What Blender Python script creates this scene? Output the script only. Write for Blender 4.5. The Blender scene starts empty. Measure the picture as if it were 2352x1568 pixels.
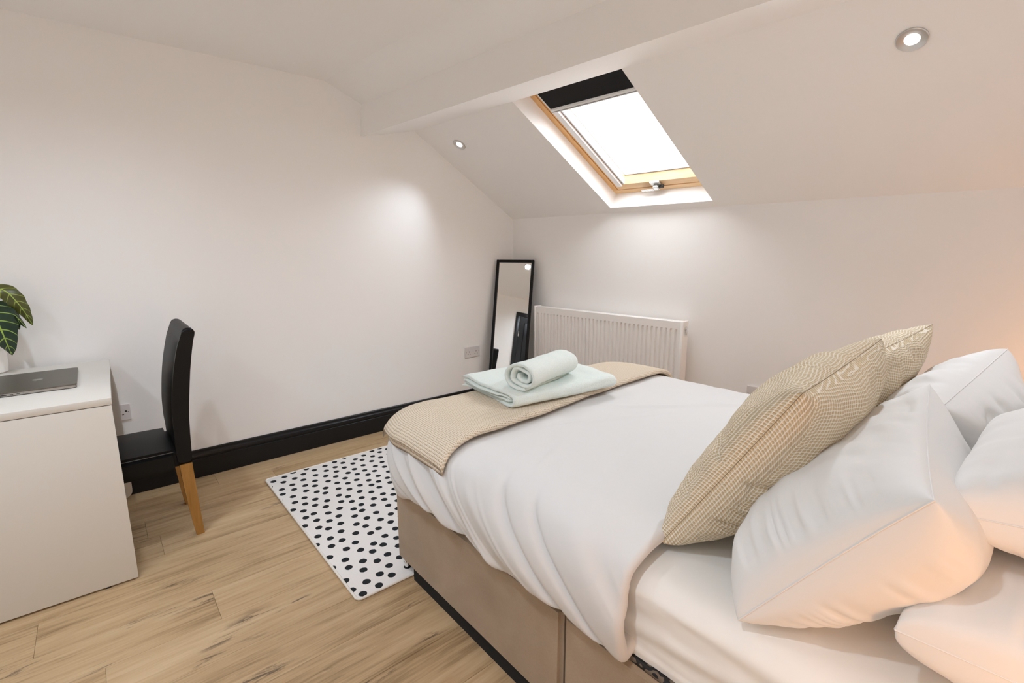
import bpy, bmesh, math, random
import numpy as np
from math import sin, cos, tan, pi, atan, radians, hypot, sqrt
from mathutils import Vector, Matrix

random.seed(7)
rng = np.random.default_rng(7)
scene = bpy.context.scene
col = scene.collection

# ------------------------------------------------------------------ camera, world, light, exposure
CAM_H = 1.29
F_PX = 1117.0
PITCH = atan(209 / F_PX)
YAW = atan(1332 / hypot(F_PX, 209))          # the +Y axis lies this far right of the view axis
cam_data = bpy.data.cameras.new('camera')
cam_data.sensor_fit = 'HORIZONTAL'
cam_data.sensor_width = 36.0
cam_data.lens = F_PX / 2352 * 36.0
cam_data.clip_start = 0.02
cam = bpy.data.objects.new('camera', cam_data)
col.objects.link(cam)
cam.location = (0, 0, CAM_H)
cam.rotation_euler = (pi / 2 - PITCH, 0, YAW)
scene.camera = cam

scene.view_settings.view_transform = 'Standard'
scene.view_settings.look = 'None'
scene.view_settings.gamma = 1.0
scene.view_settings.use_curve_mapping = False
scene.view_settings.exposure = 0.25

world = bpy.data.worlds.new('overcast_sky')
scene.world = world
world.use_nodes = True
wb = world.node_tree.nodes['Background']
wb.inputs['Color'].default_value = (0.93, 0.96, 1.0, 1)
wb.inputs['Strength'].default_value = 8.5

SPOT_W = 29.0
SPOT_COL = (0.865, 0.962, 1.075)
LAMP_COL = (1.0, 0.46, 0.165)

def point_lamp(name, loc, power, color, radius):
    l = bpy.data.lights.new(name, 'POINT')
    l.energy = power; l.color = color; l.shadow_soft_size = radius
    o = bpy.data.objects.new(name, l); o.location = loc; col.objects.link(o)
    return o
point_lamp('bedside_bulb', (0.31, 0.56, 0.72), 3.7, LAMP_COL, 0.06)
point_lamp('bedside_bulb', (0.20, 2.66, 0.72), 2.8, LAMP_COL, 0.06)

scene.cycles.max_bounces = 20
scene.cycles.diffuse_bounces = 16
scene.cycles.glossy_bounces = 6
scene.cycles.transparent_max_bounces = 12
scene.cycles.caustics_reflective = False
scene.cycles.caustics_refractive = False
scene.cycles.sample_clamp_indirect = 6.0

# ------------------------------------------------------------------ room frame
D = 3.1827                                     # distance of the left wall
ANG = radians(4.5)                             # the back wall is not square to the left wall
U = np.array([cos(ANG), sin(ANG), 0.0]); N = np.array([-sin(ANG), cos(ANG), 0.0]); Z = np.array([0, 0, 1.0])
CORNER = np.array([-D, 2.725, 0.0])
X_RIGHT = 0.42; Y_NEAR = -1.58
H_FLAT = 2.308; H_KNEE = 1.546
def back_y(x): return 2.725 + (x + D) * tan(ANG)
def bw(u, out, z):                             # point in the frame of the back wall: along it, out into the room, up
    return CORNER + U * u - N * out + Z * z
DV = -N * (2.725 - 1.8212) * cos(ANG) + Z * (2.1076 - H_KNEE); DV /= np.linalg.norm(DV)
NS = np.cross(U, DV)                           # normal of the slope, pointing into the room
if NS[2] > 0: NS = -NS
SKEW = 0.10
def sl(u, s, d=0.0):                           # point on the slope: along, up the slope, d into the roof
    return CORNER + Z * H_KNEE + U * (u - SKEW * s) + DV * s - NS * d

# ------------------------------------------------------------------ helpers
def link(o, parent=None):
    col.objects.link(o)
    if parent is not None: o.parent = parent
    return o
def tag(o, label=None, cat=None, group=None, kind=None):
    if label: o['label'] = label
    if cat: o['category'] = cat
    if group: o['group'] = group
    if kind: o['kind'] = kind
    return o
def empty(name, loc=(0, 0, 0), rz=0.0):
    o = bpy.data.objects.new(name, None); o.empty_display_size = 0.1
    o.location = loc; o.rotation_euler = (0, 0, rz)
    return link(o)
def thing(name, label, cat, loc=(0, 0, 0), rz=0.0, group=None):
    return tag(empty(name, loc, rz), label, cat, group)
def from_bm(name, bm, mat, parent=None, smooth=False, angle=None):
    me = bpy.data.meshes.new(name)
    bmesh.ops.recalc_face_normals(bm, faces=bm.faces)
    bm.to_mesh(me); bm.free()
    me.materials.append(mat)
    if smooth:
        me.shade_smooth()
        if angle is not None: me.set_sharp_from_angle(angle=radians(angle))
    o = bpy.data.objects.new(name, me)
    return link(o, parent)
def mesh(name, verts, faces, mat, parent=None, smooth=False, uv=None, angle=None):
    me = bpy.data.meshes.new(name)
    me.from_pydata([tuple(map(float, v)) for v in verts], [], [tuple(f) for f in faces])
    me.materials.append(mat)
    if uv is not None:
        uvl = me.uv_layers.new(name='UVMap')
        idx = np.empty(len(me.loops), np.int32); me.loops.foreach_get('vertex_index', idx)
        uvl.data.foreach_set('uv', np.asarray(uv, np.float32)[idx].ravel())
    bm = bmesh.new(); bm.from_mesh(me)
    bmesh.ops.recalc_face_normals(bm, faces=bm.faces)
    bm.to_mesh(me); bm.free()
    if smooth:
        me.shade_smooth()
        if angle is not None: me.set_sharp_from_angle(angle=radians(angle))
    o = bpy.data.objects.new(name, me)
    return link(o, parent)
def grid_faces(n, m, wrap_u=False, wrap_v=False, off=0):
    f = []
    for i in range(n if wrap_u else n - 1):
        for j in range(m if wrap_v else m - 1):
            i2, j2 = (i + 1) % n, (j + 1) % m
            f.append((off + i * m + j, off + i2 * m + j, off + i2 * m + j2, off + i * m + j2))
    return f
def add_box(bm, x0, x1, y0, y1, z0, z1):
    v = [bm.verts.new(p) for p in ((x0,y0,z0),(x1,y0,z0),(x1,y1,z0),(x0,y1,z0),(x0,y0,z1),(x1,y0,z1),(x1,y1,z1),(x0,y1,z1))]
    for f in ((0,1,2,3),(4,5,6,7),(0,1,5,4),(1,2,6,5),(2,3,7,6),(3,0,4,7)): bm.faces.new([v[i] for i in f])
    return v
def box(name, x0, x1, y0, y1, z0, z1, mat, parent=None, bevel=0.0, seg=2, smooth=True):
    bm = bmesh.new(); add_box(bm, x0, x1, y0, y1, z0, z1)
    if bevel:
        bmesh.ops.bevel(bm, geom=bm.edges[:], offset=bevel, segments=seg, profile=0.5, affect='EDGES', clamp_overlap=True)
    return from_bm(name, bm, mat, parent, smooth=bool(bevel) and smooth, angle=50)
def hexa(bm, pts):
    v = [bm.verts.new(tuple(map(float, p))) for p in pts]
    for f in ((0,1,2,3),(4,5,6,7),(0,1,5,4),(1,2,6,5),(2,3,7,6),(3,0,4,7)): bm.faces.new([v[i] for i in f])
def prism(bm, poly, vec):
    a = [bm.verts.new(tuple(map(float, p))) for p in poly]
    b = [bm.verts.new(tuple(map(float, np.asarray(p, float) + np.asarray(vec, float)))) for p in poly]
    bm.faces.new(a); bm.faces.new(b[::-1])
    n = len(a)
    for i in range(n): bm.faces.new((a[i], a[(i+1) % n], b[(i+1) % n], b[i]))
def sweep_profile(name, prof, p0, p1, out, mat, parent=None, smooth=False):
    """prof: list of (outward, z); from p0 to p1 on the floor line, out = horizontal unit vector into the room"""
    bm = bmesh.new(); p0 = np.array(p0, float); p1 = np.array(p1, float); out = np.array(out, float)
    prism(bm, [p0 + out * a + Z * b for a, b in prof], p1 - p0)
    return from_bm(name, bm, mat, parent, smooth)
def tube(name, pts, r, mat, parent=None, seg=10, closed_ends=True, smooth=True):
    pts = [Vector(map(float, p)) for p in pts]; n = len(pts)
    rr = r if hasattr(r, '__len__') else [r] * n
    bm = bmesh.new(); rings = []
    ref = None
    for i, p in enumerate(pts):
        t = (pts[min(i+1, n-1)] - pts[max(i-1, 0)]).normalized()
        if ref is None: ref = t.orthogonal().normalized()
        ref = (ref - t * ref.dot(t)).normalized(); b = t.cross(ref)
        rings.append([bm.verts.new(p + (ref * cos(2*pi*k/seg) + b * sin(2*pi*k/seg)) * rr[i]) for k in range(seg)])
    for i in range(n - 1):
        for k in range(seg):
            bm.faces.new((rings[i][k], rings[i][(k+1) % seg], rings[i+1][(k+1) % seg], rings[i+1][k]))
    if closed_ends: bm.faces.new(rings[0][::-1]); bm.faces.new(rings[-1])
    return from_bm(name, bm, mat, parent, smooth, 60)
def lathe(name, prof, mat, parent=None, seg=40, origin=(0,0,0), axis=(0,0,1), smooth=True, angle=40):
    """prof: list of (radius, height)"""
    rot = Vector((0,0,1)).rotation_difference(Vector(axis)).to_matrix(); o = Vector(map(float, origin))
    bm = bmesh.new(); rings = []
    for r, h in prof:
        if r < 1e-6: rings.append([bm.verts.new(o + rot @ Vector((0,0,h)))])
        else: rings.append([bm.verts.new(o + rot @ Vector((r*cos(2*pi*k/seg), r*sin(2*pi*k/seg), h))) for k in range(seg)])
    for a, b in zip(rings, rings[1:]):
        for k in range(seg):
            k2 = (k+1) % seg
            q = [a[k % len(a)], a[k2 % len(a)], b[k2 % len(b)], b[k % len(b)]]
            u = []
            for v in q:
                if v not in u: u.append(v)
            if len(u) > 2: bm.faces.new(u)
    return from_bm(name, bm, mat, parent, smooth, angle)
def catmull(pts, n):
    p = np.asarray(pts, float); k = len(p)
    q = np.vstack([2*p[0]-p[1], p, 2*p[-1]-p[-2]])
    out = []
    for t in np.linspace(0, k-1, n):
        i = min(int(t), k-2); f = t - i
        a, b, c, d = q[i], q[i+1], q[i+2], q[i+3]
        out.append(0.5*((2*b)+(c-a)*f+(2*a-5*b+4*c-d)*f*f+(3*b-3*c+d-a)*f**3))
    return np.array(out)
def sm(a, b, x):
    t = np.clip((x - a) / (b - a), 0, 1); return t*t*(3-2*t)
# value noise, vectorised
_T = rng.random((256, 256)) * 2 - 1
def vnoise(x, y):
    x = np.asarray(x, float); y = np.asarray(y, float)
    xi = np.floor(x).astype(int); yi = np.floor(y).astype(int); fx = x - xi; fy = y - yi
    fx = fx*fx*fx*(fx*(fx*6-15)+10); fy = fy*fy*fy*(fy*(fy*6-15)+10)
    g = lambda a, b: _T[a % 256, b % 256]
    return (g(xi,yi)*(1-fx)*(1-fy) + g(xi+1,yi)*fx*(1-fy) + g(xi,yi+1)*(1-fx)*fy + g(xi+1,yi+1)*fx*fy)
def fbm(x, y, o=3):
    s = 0; a = 1; t = 0
    for k in range(o):
        s = s + a * vnoise(x * 2**k + 17.3*k, y * 2**k + 5.1*k); t += a; a *= 0.5
    return s / t

# ------------------------------------------------------------------ materials
def new_mat(name):
    m = bpy.data.materials.new(name); m.use_nodes = True
    nt = m.node_tree; return m, nt, nt.nodes['Principled BSDF']
def L(nt, a, b): nt.links.new(a, b)
def nd(nt, t, **kw):
    n = nt.nodes.new(t)
    for k, v in kw.items(): setattr(n, k, v)
    return n
def mth(nt, op, a, b=None, c=None, clamp=False):
    n = nt.nodes.new('ShaderNodeMath'); n.operation = op; n.use_clamp = clamp
    for i, v in enumerate((a, b, c)):
        if v is None: continue
        if isinstance(v, (int, float)): n.inputs[i].default_value = v
        else: nt.links.new(v, n.inputs[i])
    return n.outputs[0]
def plain(name, color, rough=0.5, metal=0.0, spec=0.5, noise=0.0, nscale=8.0, bump=0.0, bscale=80.0, bdist=0.001, sheen=0.0, coat=0.0):
    """solid colour with a little procedural mottling and relief"""
    m, nt, p = new_mat(name)
    p.inputs['Base Color'].default_value = (*color, 1); p.inputs['Roughness'].default_value = rough
    p.inputs['Metallic'].default_value = metal; p.inputs['Specular IOR Level'].default_value = spec
    if sheen: p.inputs['Sheen Weight'].default_value = sheen; p.inputs['Sheen Roughness'].default_value = 0.5
    if coat: p.inputs['Coat Weight'].default_value = coat
    tc = nd(nt, 'ShaderNodeTexCoord')
    if noise:
        nz = nd(nt, 'ShaderNodeTexNoise'); nz.inputs['Scale'].default_value = nscale; nz.inputs['Detail'].default_value = 4
        L(nt, tc.outputs['Object'], nz.inputs['Vector'])
        mx = nd(nt, 'ShaderNodeMix', data_type='RGBA')
        mx.inputs[6].default_value = (*[max(0, c*(1-noise)) for c in color], 1); mx.inputs[7].default_value = (*[min(1, c*(1+noise)) for c in color], 1)
        L(nt, nz.outputs['Fac'], mx.inputs[0]); L(nt, mx.outputs[2], p.inputs['Base Color'])
    if bump:
        nb = nd(nt, 'ShaderNodeTexNoise'); nb.inputs['Scale'].default_value = bscale; nb.inputs['Detail'].default_value = 3
        L(nt, tc.outputs['Object'], nb.inputs['Vector'])
        b = nd(nt, 'ShaderNodeBump'); b.inputs['Strength'].default_value = bump; b.inputs['Distance'].default_value = bdist
        L(nt, nb.outputs['Fac'], b.inputs['Height']); L(nt, b.outputs['Normal'], p.inputs['Normal'])
    return m

M = {}
M['wall'] = plain('wall_paint', (0.93, 0.927, 0.922), 0.75, spec=0.2, noise=0.012, nscale=3, bump=0.05, bscale=160)
M['ceil'] = plain('ceiling_paint', (0.93, 0.927, 0.922), 0.8, spec=0.2, noise=0.01, nscale=3, bump=0.04, bscale=160)
M['black_gloss'] = plain('black_satin_paint', (0.009, 0.009, 0.010), 0.34, spec=0.32, noise=0.2, nscale=20)
M['black_frame'] = plain('black_frame_paint', (0.006, 0.006, 0.006), 0.42, spec=0.22)
M['white_gloss'] = plain('radiator_enamel', (0.92, 0.905, 0.89), 0.28, noise=0.01)
M['white_lam'] = plain('white_laminate', (0.70, 0.68, 0.635), 0.42, noise=0.012, nscale=5, bump=0.03, bscale=60)
M['lam_edge'] = plain('laminate_shadow_gap', (0.12, 0.10, 0.085), 0.6)
M['plastic_white'] = plain('socket_plastic', (0.75, 0.73, 0.73), 0.35, noise=0.01)
M['plastic_dark'] = plain('dark_plastic', (0.02, 0.02, 0.02), 0.5, noise=0.1)
M['chrome'] = plain('chrome', (0.82, 0.82, 0.82), 0.16, metal=1.0, noise=0.03)
M['nickel'] = plain('brushed_nickel', (0.66, 0.66, 0.65), 0.34, metal=0.85, noise=0.05, nscale=60)
M['alu'] = plain('aluminium_rail', (0.84, 0.845, 0.85), 0.4, metal=0.0, noise=0.03, nscale=30)
M['alu_dark'] = plain('rail_groove', (0.22, 0.21, 0.21), 0.5, noise=0.05)
M['blackout'] = plain('blackout_fabric', (0.006, 0.006, 0.007), 0.9, noise=0.2, nscale=40, bump=0.1, bscale=300)
M['leather'] = plain('black_faux_leather', (0.005, 0.005, 0.005), 0.46, spec=0.22, noise=0.15, nscale=30, bump=0.12, bscale=420, bdist=0.0006)
M['linen'] = plain('white_cotton', (0.67, 0.67, 0.667), 0.85, spec=0.15, noise=0.008, nscale=6, bump=0.16, bscale=26, bdist=0.004, sheen=0.08)
M['linen2'] = plain('white_pillow_cotton', (0.75, 0.748, 0.738), 0.85, spec=0.15, noise=0.008, nscale=6, bump=0.16, bscale=22, bdist=0.004, sheen=0.08)
M['sheet'] = plain('cream_sheet_cotton', (0.82, 0.81, 0.78), 0.85, spec=0.15, noise=0.01, nscale=5, bump=0.14, bscale=18, bdist=0.004)
M['laptop'] = plain('space_grey_aluminium', (0.155, 0.143, 0.122), 0.42, metal=0.75, noise=0.03, nscale=40)
M['laptop_edge'] = plain('laptop_edge_metal', (0.40, 0.385, 0.36), 0.35, metal=0.8, noise=0.03, nscale=40)
M['logo'] = plain('polished_emblem', (0.36, 0.35, 0.33), 0.3, metal=0.6, noise=0.02)
M['pot'] = plain('white_ceramic', (0.83, 0.82, 0.80), 0.2, noise=0.01)
M['soil'] = plain('potting_soil', (0.03, 0.02, 0.013), 0.95, noise=0.5, nscale=90, bump=0.8, bscale=120, bdist=0.01)
M['stem'] = plain('dark_stem', (0.045, 0.05, 0.02), 0.5, noise=0.3, nscale=40)
M['thread'] = plain('seam_thread', (0.24, 0.18, 0.11), 0.9, noise=0.1)
M['thread_grey'] = plain('grey_stitching', (0.10, 0.10, 0.10), 0.8, noise=0.1)
M['underlay'] = plain('floor_underlay', (0.16, 0.10, 0.055), 0.9, noise=0.1)
M['rubber'] = plain('black_rubber', (0.012, 0.012, 0.012), 0.7, noise=0.1)
M['underbed_shade'] = plain('underbed_cloth_and_shade', (0.006, 0.006, 0.006), 0.95, noise=0.2)  # black for the underside cloth and the added under-bed shade strip

def oak_floor():
    m, nt, p = new_mat('oak_plank')
    tc = nd(nt, 'ShaderNodeTexCoord'); oi = nd(nt, 'ShaderNodeObjectInfo')
    ofs = nd(nt, 'ShaderNodeVectorMath', operation='SCALE'); ofs.inputs[0].default_value = (37.0, 91.0, 13.0)
    L(nt, oi.outputs['Random'], ofs.inputs['Scale'])
    add = nd(nt, 'ShaderNodeVectorMath', operation='ADD'); L(nt, tc.outputs['Object'], add.inputs[0]); L(nt, ofs.outputs[0], add.inputs[1])
    def noise(sx, sy, detail, rough=0.55, dist=0.0):
        mp = nd(nt, 'ShaderNodeMapping'); mp.inputs['Scale'].default_value = (sx, sy, 1); L(nt, add.outputs[0], mp.inputs['Vector'])
        n = nd(nt, 'ShaderNodeTexNoise'); n.inputs['Scale'].default_value = 1; n.inputs['Detail'].default_value = detail
        n.inputs['Roughness'].default_value = rough; n.inputs['Distortion'].default_value = dist
        L(nt, mp.outputs[0], n.inputs['Vector']); return n.outputs['Fac']
    broad = noise(9, 1.3, 3, 0.6, 0.6); fine = noise(110, 5, 5, 0.65); streak = noise(34, 2.0, 4, 0.6, 0.4)
    cr = nd(nt, 'ShaderNodeValToRGB'); e = cr.color_ramp.elements
    e[0].position = 0.36; e[0].color = (0.250, 0.160, 0.078, 1); e[1].position = 0.64; e[1].color = (0.560, 0.412, 0.252, 1)
    k = e.new(0.48); k.color = (0.450, 0.312, 0.172, 1)
    f = mth(nt, 'ADD', mth(nt, 'MULTIPLY', broad, 0.36), mth(nt, 'ADD', mth(nt, 'MULTIPLY', fine, 0.32), mth(nt, 'MULTIPLY', streak, 0.32)))
    shift = mth(nt, 'ADD', f, mth(nt, 'MULTIPLY', mth(nt, 'SUBTRACT', oi.outputs['Random'], 0.5), 0.06))
    L(nt, shift, cr.inputs[0])
    # dark cracks along the grain and knots
    crack = noise(30, 3.2, 6, 0.72, 1.6); gate = noise(7, 3.0, 2)
    c1 = mth(nt, 'MULTIPLY', mth(nt, 'SUBTRACT', crack, 0.545, clamp=True), 13.0, clamp=True)
    c2 = mth(nt, 'MULTIPLY', mth(nt, 'SUBTRACT', gate, 0.545, clamp=True), 10.0, clamp=True)
    cm = mth(nt, 'MULTIPLY', c1, c2, clamp=True)
    mx = nd(nt, 'ShaderNodeMix', data_type='RGBA'); L(nt, mth(nt, 'MULTIPLY', cm, 0.85), mx.inputs[0]); L(nt, cr.outputs[0], mx.inputs[6]); mx.inputs[7].default_value = (0.085, 0.058, 0.038, 1)
    pale = noise(60, 14, 4, 0.6, 1.0)
    pm = mth(nt, 'MULTIPLY', mth(nt, 'SUBTRACT', pale, 0.66, clamp=True), 4.0, clamp=True)
    mx2 = nd(nt, 'ShaderNodeMix', data_type='RGBA'); L(nt, pm, mx2.inputs[0]); L(nt, mx.outputs[2], mx2.inputs[6]); mx2.inputs[7].default_value = (0.62, 0.49, 0.33, 1)
    L(nt, mx2.outputs[2], p.inputs['Base Color'])
    p.inputs['Roughness'].default_value = 0.5; p.inputs['Specular IOR Level'].default_value = 0.35
    b = nd(nt, 'ShaderNodeBump'); b.inputs['Strength'].default_value = 0.15; b.inputs['Distance'].default_value = 0.001
    L(nt, fine, b.inputs['Height']); L(nt, b.outputs['Normal'], p.inputs['Normal'])
    return m
M['plank'] = oak_floor()
def wood(name, c0, c1, axis=2, scale=1.0, rough=0.4):
    m, nt, p = new_mat(name)
    tc = nd(nt, 'ShaderNodeTexCoord'); mp = nd(nt, 'ShaderNodeMapping')
    s = [60*scale]*3; s[axis] = 5*scale; mp.inputs['Scale'].default_value = s
    L(nt, tc.outputs['Object'], mp.inputs['Vector'])
    n = nd(nt, 'ShaderNodeTexNoise'); n.inputs['Scale'].default_value = 1; n.inputs['Detail'].default_value = 5; n.inputs['Distortion'].default_value = 0.8
    L(nt, mp.outputs[0], n.inputs['Vector'])
    cr = nd(nt, 'ShaderNodeValToRGB'); e = cr.color_ramp.elements
    e[0].position = 0.3; e[0].color = (*c0, 1); e[1].position = 0.7; e[1].color = (*c1, 1)
    L(nt, n.outputs['Fac'], cr.inputs[0]); L(nt, cr.outputs[0], p.inputs['Base Color']); p.inputs['Roughness'].default_value = rough
    return m
M['oak_leg'] = wood('oak_leg_wood', (0.30, 0.145, 0.030), (0.42, 0.215, 0.055))
M['pine_x'] = wood('pine_rail_wood', (0.80, 0.54, 0.29), (0.88, 0.64, 0.39), 0, 0.7)
M['pine_y'] = wood('pine_stile_wood', (0.74, 0.42, 0.165), (0.85, 0.54, 0.26), 1, 0.7)

def velvet():
    m, nt, p = new_mat('taupe_velour')
    tc = nd(nt, 'ShaderNodeTexCoord')
    n1 = nd(nt, 'ShaderNodeTexNoise'); n1.inputs['Scale'].default_value = 4; n1.inputs['Detail'].default_value = 5; n1.inputs['Distortion'].default_value = 0.6
    n2 = nd(nt, 'ShaderNodeTexNoise'); n2.inputs['Scale'].default_value = 260; n2.inputs['Detail'].default_value = 3
    L(nt, tc.outputs['Object'], n1.inputs['Vector']); L(nt, tc.outputs['Object'], n2.inputs['Vector'])
    cr = nd(nt, 'ShaderNodeValToRGB'); e = cr.color_ramp.elements
    e[0].position = 0.25; e[0].color = (0.27, 0.195, 0.125, 1); e[1].position = 0.75; e[1].color = (0.40, 0.31, 0.22, 1)
    L(nt, mth(nt, 'ADD', mth(nt, 'MULTIPLY', n1.outputs['Fac'], 0.75), mth(nt, 'MULTIPLY', n2.outputs['Fac'], 0.25)), cr.inputs[0])
    L(nt, cr.outputs[0], p.inputs['Base Color']); p.inputs['Roughness'].default_value = 0.9
    p.inputs['Specular IOR Level'].default_value = 0.1
    p.inputs['Sheen Weight'].default_value = 0.35; p.inputs['Sheen Roughness'].default_value = 0.45
    b = nd(nt, 'ShaderNodeBump'); b.inputs['Strength'].default_value = 0.3; b.inputs['Distance'].default_value = 0.004
    L(nt, mth(nt, 'ADD', n1.outputs['Fac'], mth(nt, 'MULTIPLY', n2.outputs['Fac'], 0.1)), b.inputs['Height']); L(nt, b.outputs['Normal'], p.inputs['Normal'])
    return m
M['velour'] = velvet()
def waffle(name, ridge, pit, cell, p0, p1):
    """waffle weave on metric UVs: raised cream threads round sunken tan cells"""
    m, nt, p = new_mat(name)
    tc = nd(nt, 'ShaderNodeTexCoord'); sp = nd(nt, 'ShaderNodeSeparateXYZ')
    nz = nd(nt, 'ShaderNodeTexNoise'); nz.inputs['Scale'].default_value = 30; L(nt, tc.outputs['UV'], nz.inputs['Vector'])
    wob = nd(nt, 'ShaderNodeVectorMath', operation='SCALE'); wob.inputs['Scale'].default_value = cell*0.22; L(nt, nz.outputs['Color'], wob.inputs[0])
    ad = nd(nt, 'ShaderNodeVectorMath', operation='ADD'); L(nt, tc.outputs['UV'], ad.inputs[0]); L(nt, wob.outputs[0], ad.inputs[1])
    L(nt, ad.outputs[0], sp.inputs[0])
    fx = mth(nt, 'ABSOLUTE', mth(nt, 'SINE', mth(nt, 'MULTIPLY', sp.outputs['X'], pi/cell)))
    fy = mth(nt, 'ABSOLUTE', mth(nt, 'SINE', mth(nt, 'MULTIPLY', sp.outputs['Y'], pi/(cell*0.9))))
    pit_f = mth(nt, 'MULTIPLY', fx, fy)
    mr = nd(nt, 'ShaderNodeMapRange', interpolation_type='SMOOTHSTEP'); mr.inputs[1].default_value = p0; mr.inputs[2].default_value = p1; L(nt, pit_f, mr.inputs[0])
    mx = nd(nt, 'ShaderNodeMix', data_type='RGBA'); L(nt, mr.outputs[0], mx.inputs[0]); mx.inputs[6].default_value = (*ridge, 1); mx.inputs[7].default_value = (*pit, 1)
    L(nt, mx.outputs[2], p.inputs['Base Color']); p.inputs['Roughness'].default_value = 0.95; p.inputs['Specular IOR Level'].default_value = 0.08
    b = nd(nt, 'ShaderNodeBump'); b.inputs['Strength'].default_value = 0.7; b.inputs['Distance'].default_value = 0.0035; b.invert = True
    L(nt, pit_f, b.inputs['Height']); L(nt, b.outputs['Normal'], p.inputs['Normal'])
    return m
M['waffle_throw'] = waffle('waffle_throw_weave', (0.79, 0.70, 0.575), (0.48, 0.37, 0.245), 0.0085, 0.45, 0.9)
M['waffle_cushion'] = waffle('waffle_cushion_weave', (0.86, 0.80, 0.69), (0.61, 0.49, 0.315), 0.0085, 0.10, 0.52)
def terry():
    m, nt, p = new_mat('mint_terry')
    tc = nd(nt, 'ShaderNodeTexCoord')
    n = nd(nt, 'ShaderNodeTexNoise'); n.inputs['Scale'].default_value = 260; n.inputs['Detail'].default_value = 4; L(nt, tc.outputs['Object'], n.inputs['Vector'])
    n2 = nd(nt, 'ShaderNodeTexNoise'); n2.inputs['Scale'].default_value = 40; n2.inputs['Detail'].default_value = 3; L(nt, tc.outputs['Object'], n2.inputs['Vector'])
    mx = nd(nt, 'ShaderNodeMix', data_type='RGBA'); L(nt, n.outputs['Fac'], mx.inputs[0]); mx.inputs[6].default_value = (0.64, 0.73, 0.70, 1); mx.inputs[7].default_value = (0.82, 0.88, 0.855, 1)
    L(nt, mx.outputs[2], p.inputs['Base Color']); p.inputs['Roughness'].default_value = 1.0; p.inputs['Specular IOR Level'].default_value = 0.05; p.inputs['Sheen Weight'].default_value = 0.25
    b = nd(nt, 'ShaderNodeBump'); b.inputs['Strength'].default_value = 0.6; b.inputs['Distance'].default_value = 0.003
    L(nt, mth(nt, 'ADD', n.outputs['Fac'], mth(nt, 'MULTIPLY', n2.outputs['Fac'], 0.8)), b.inputs['Height']); L(nt, b.outputs['Normal'], p.inputs['Normal'])
    return m
M['terry'] = terry()
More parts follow.
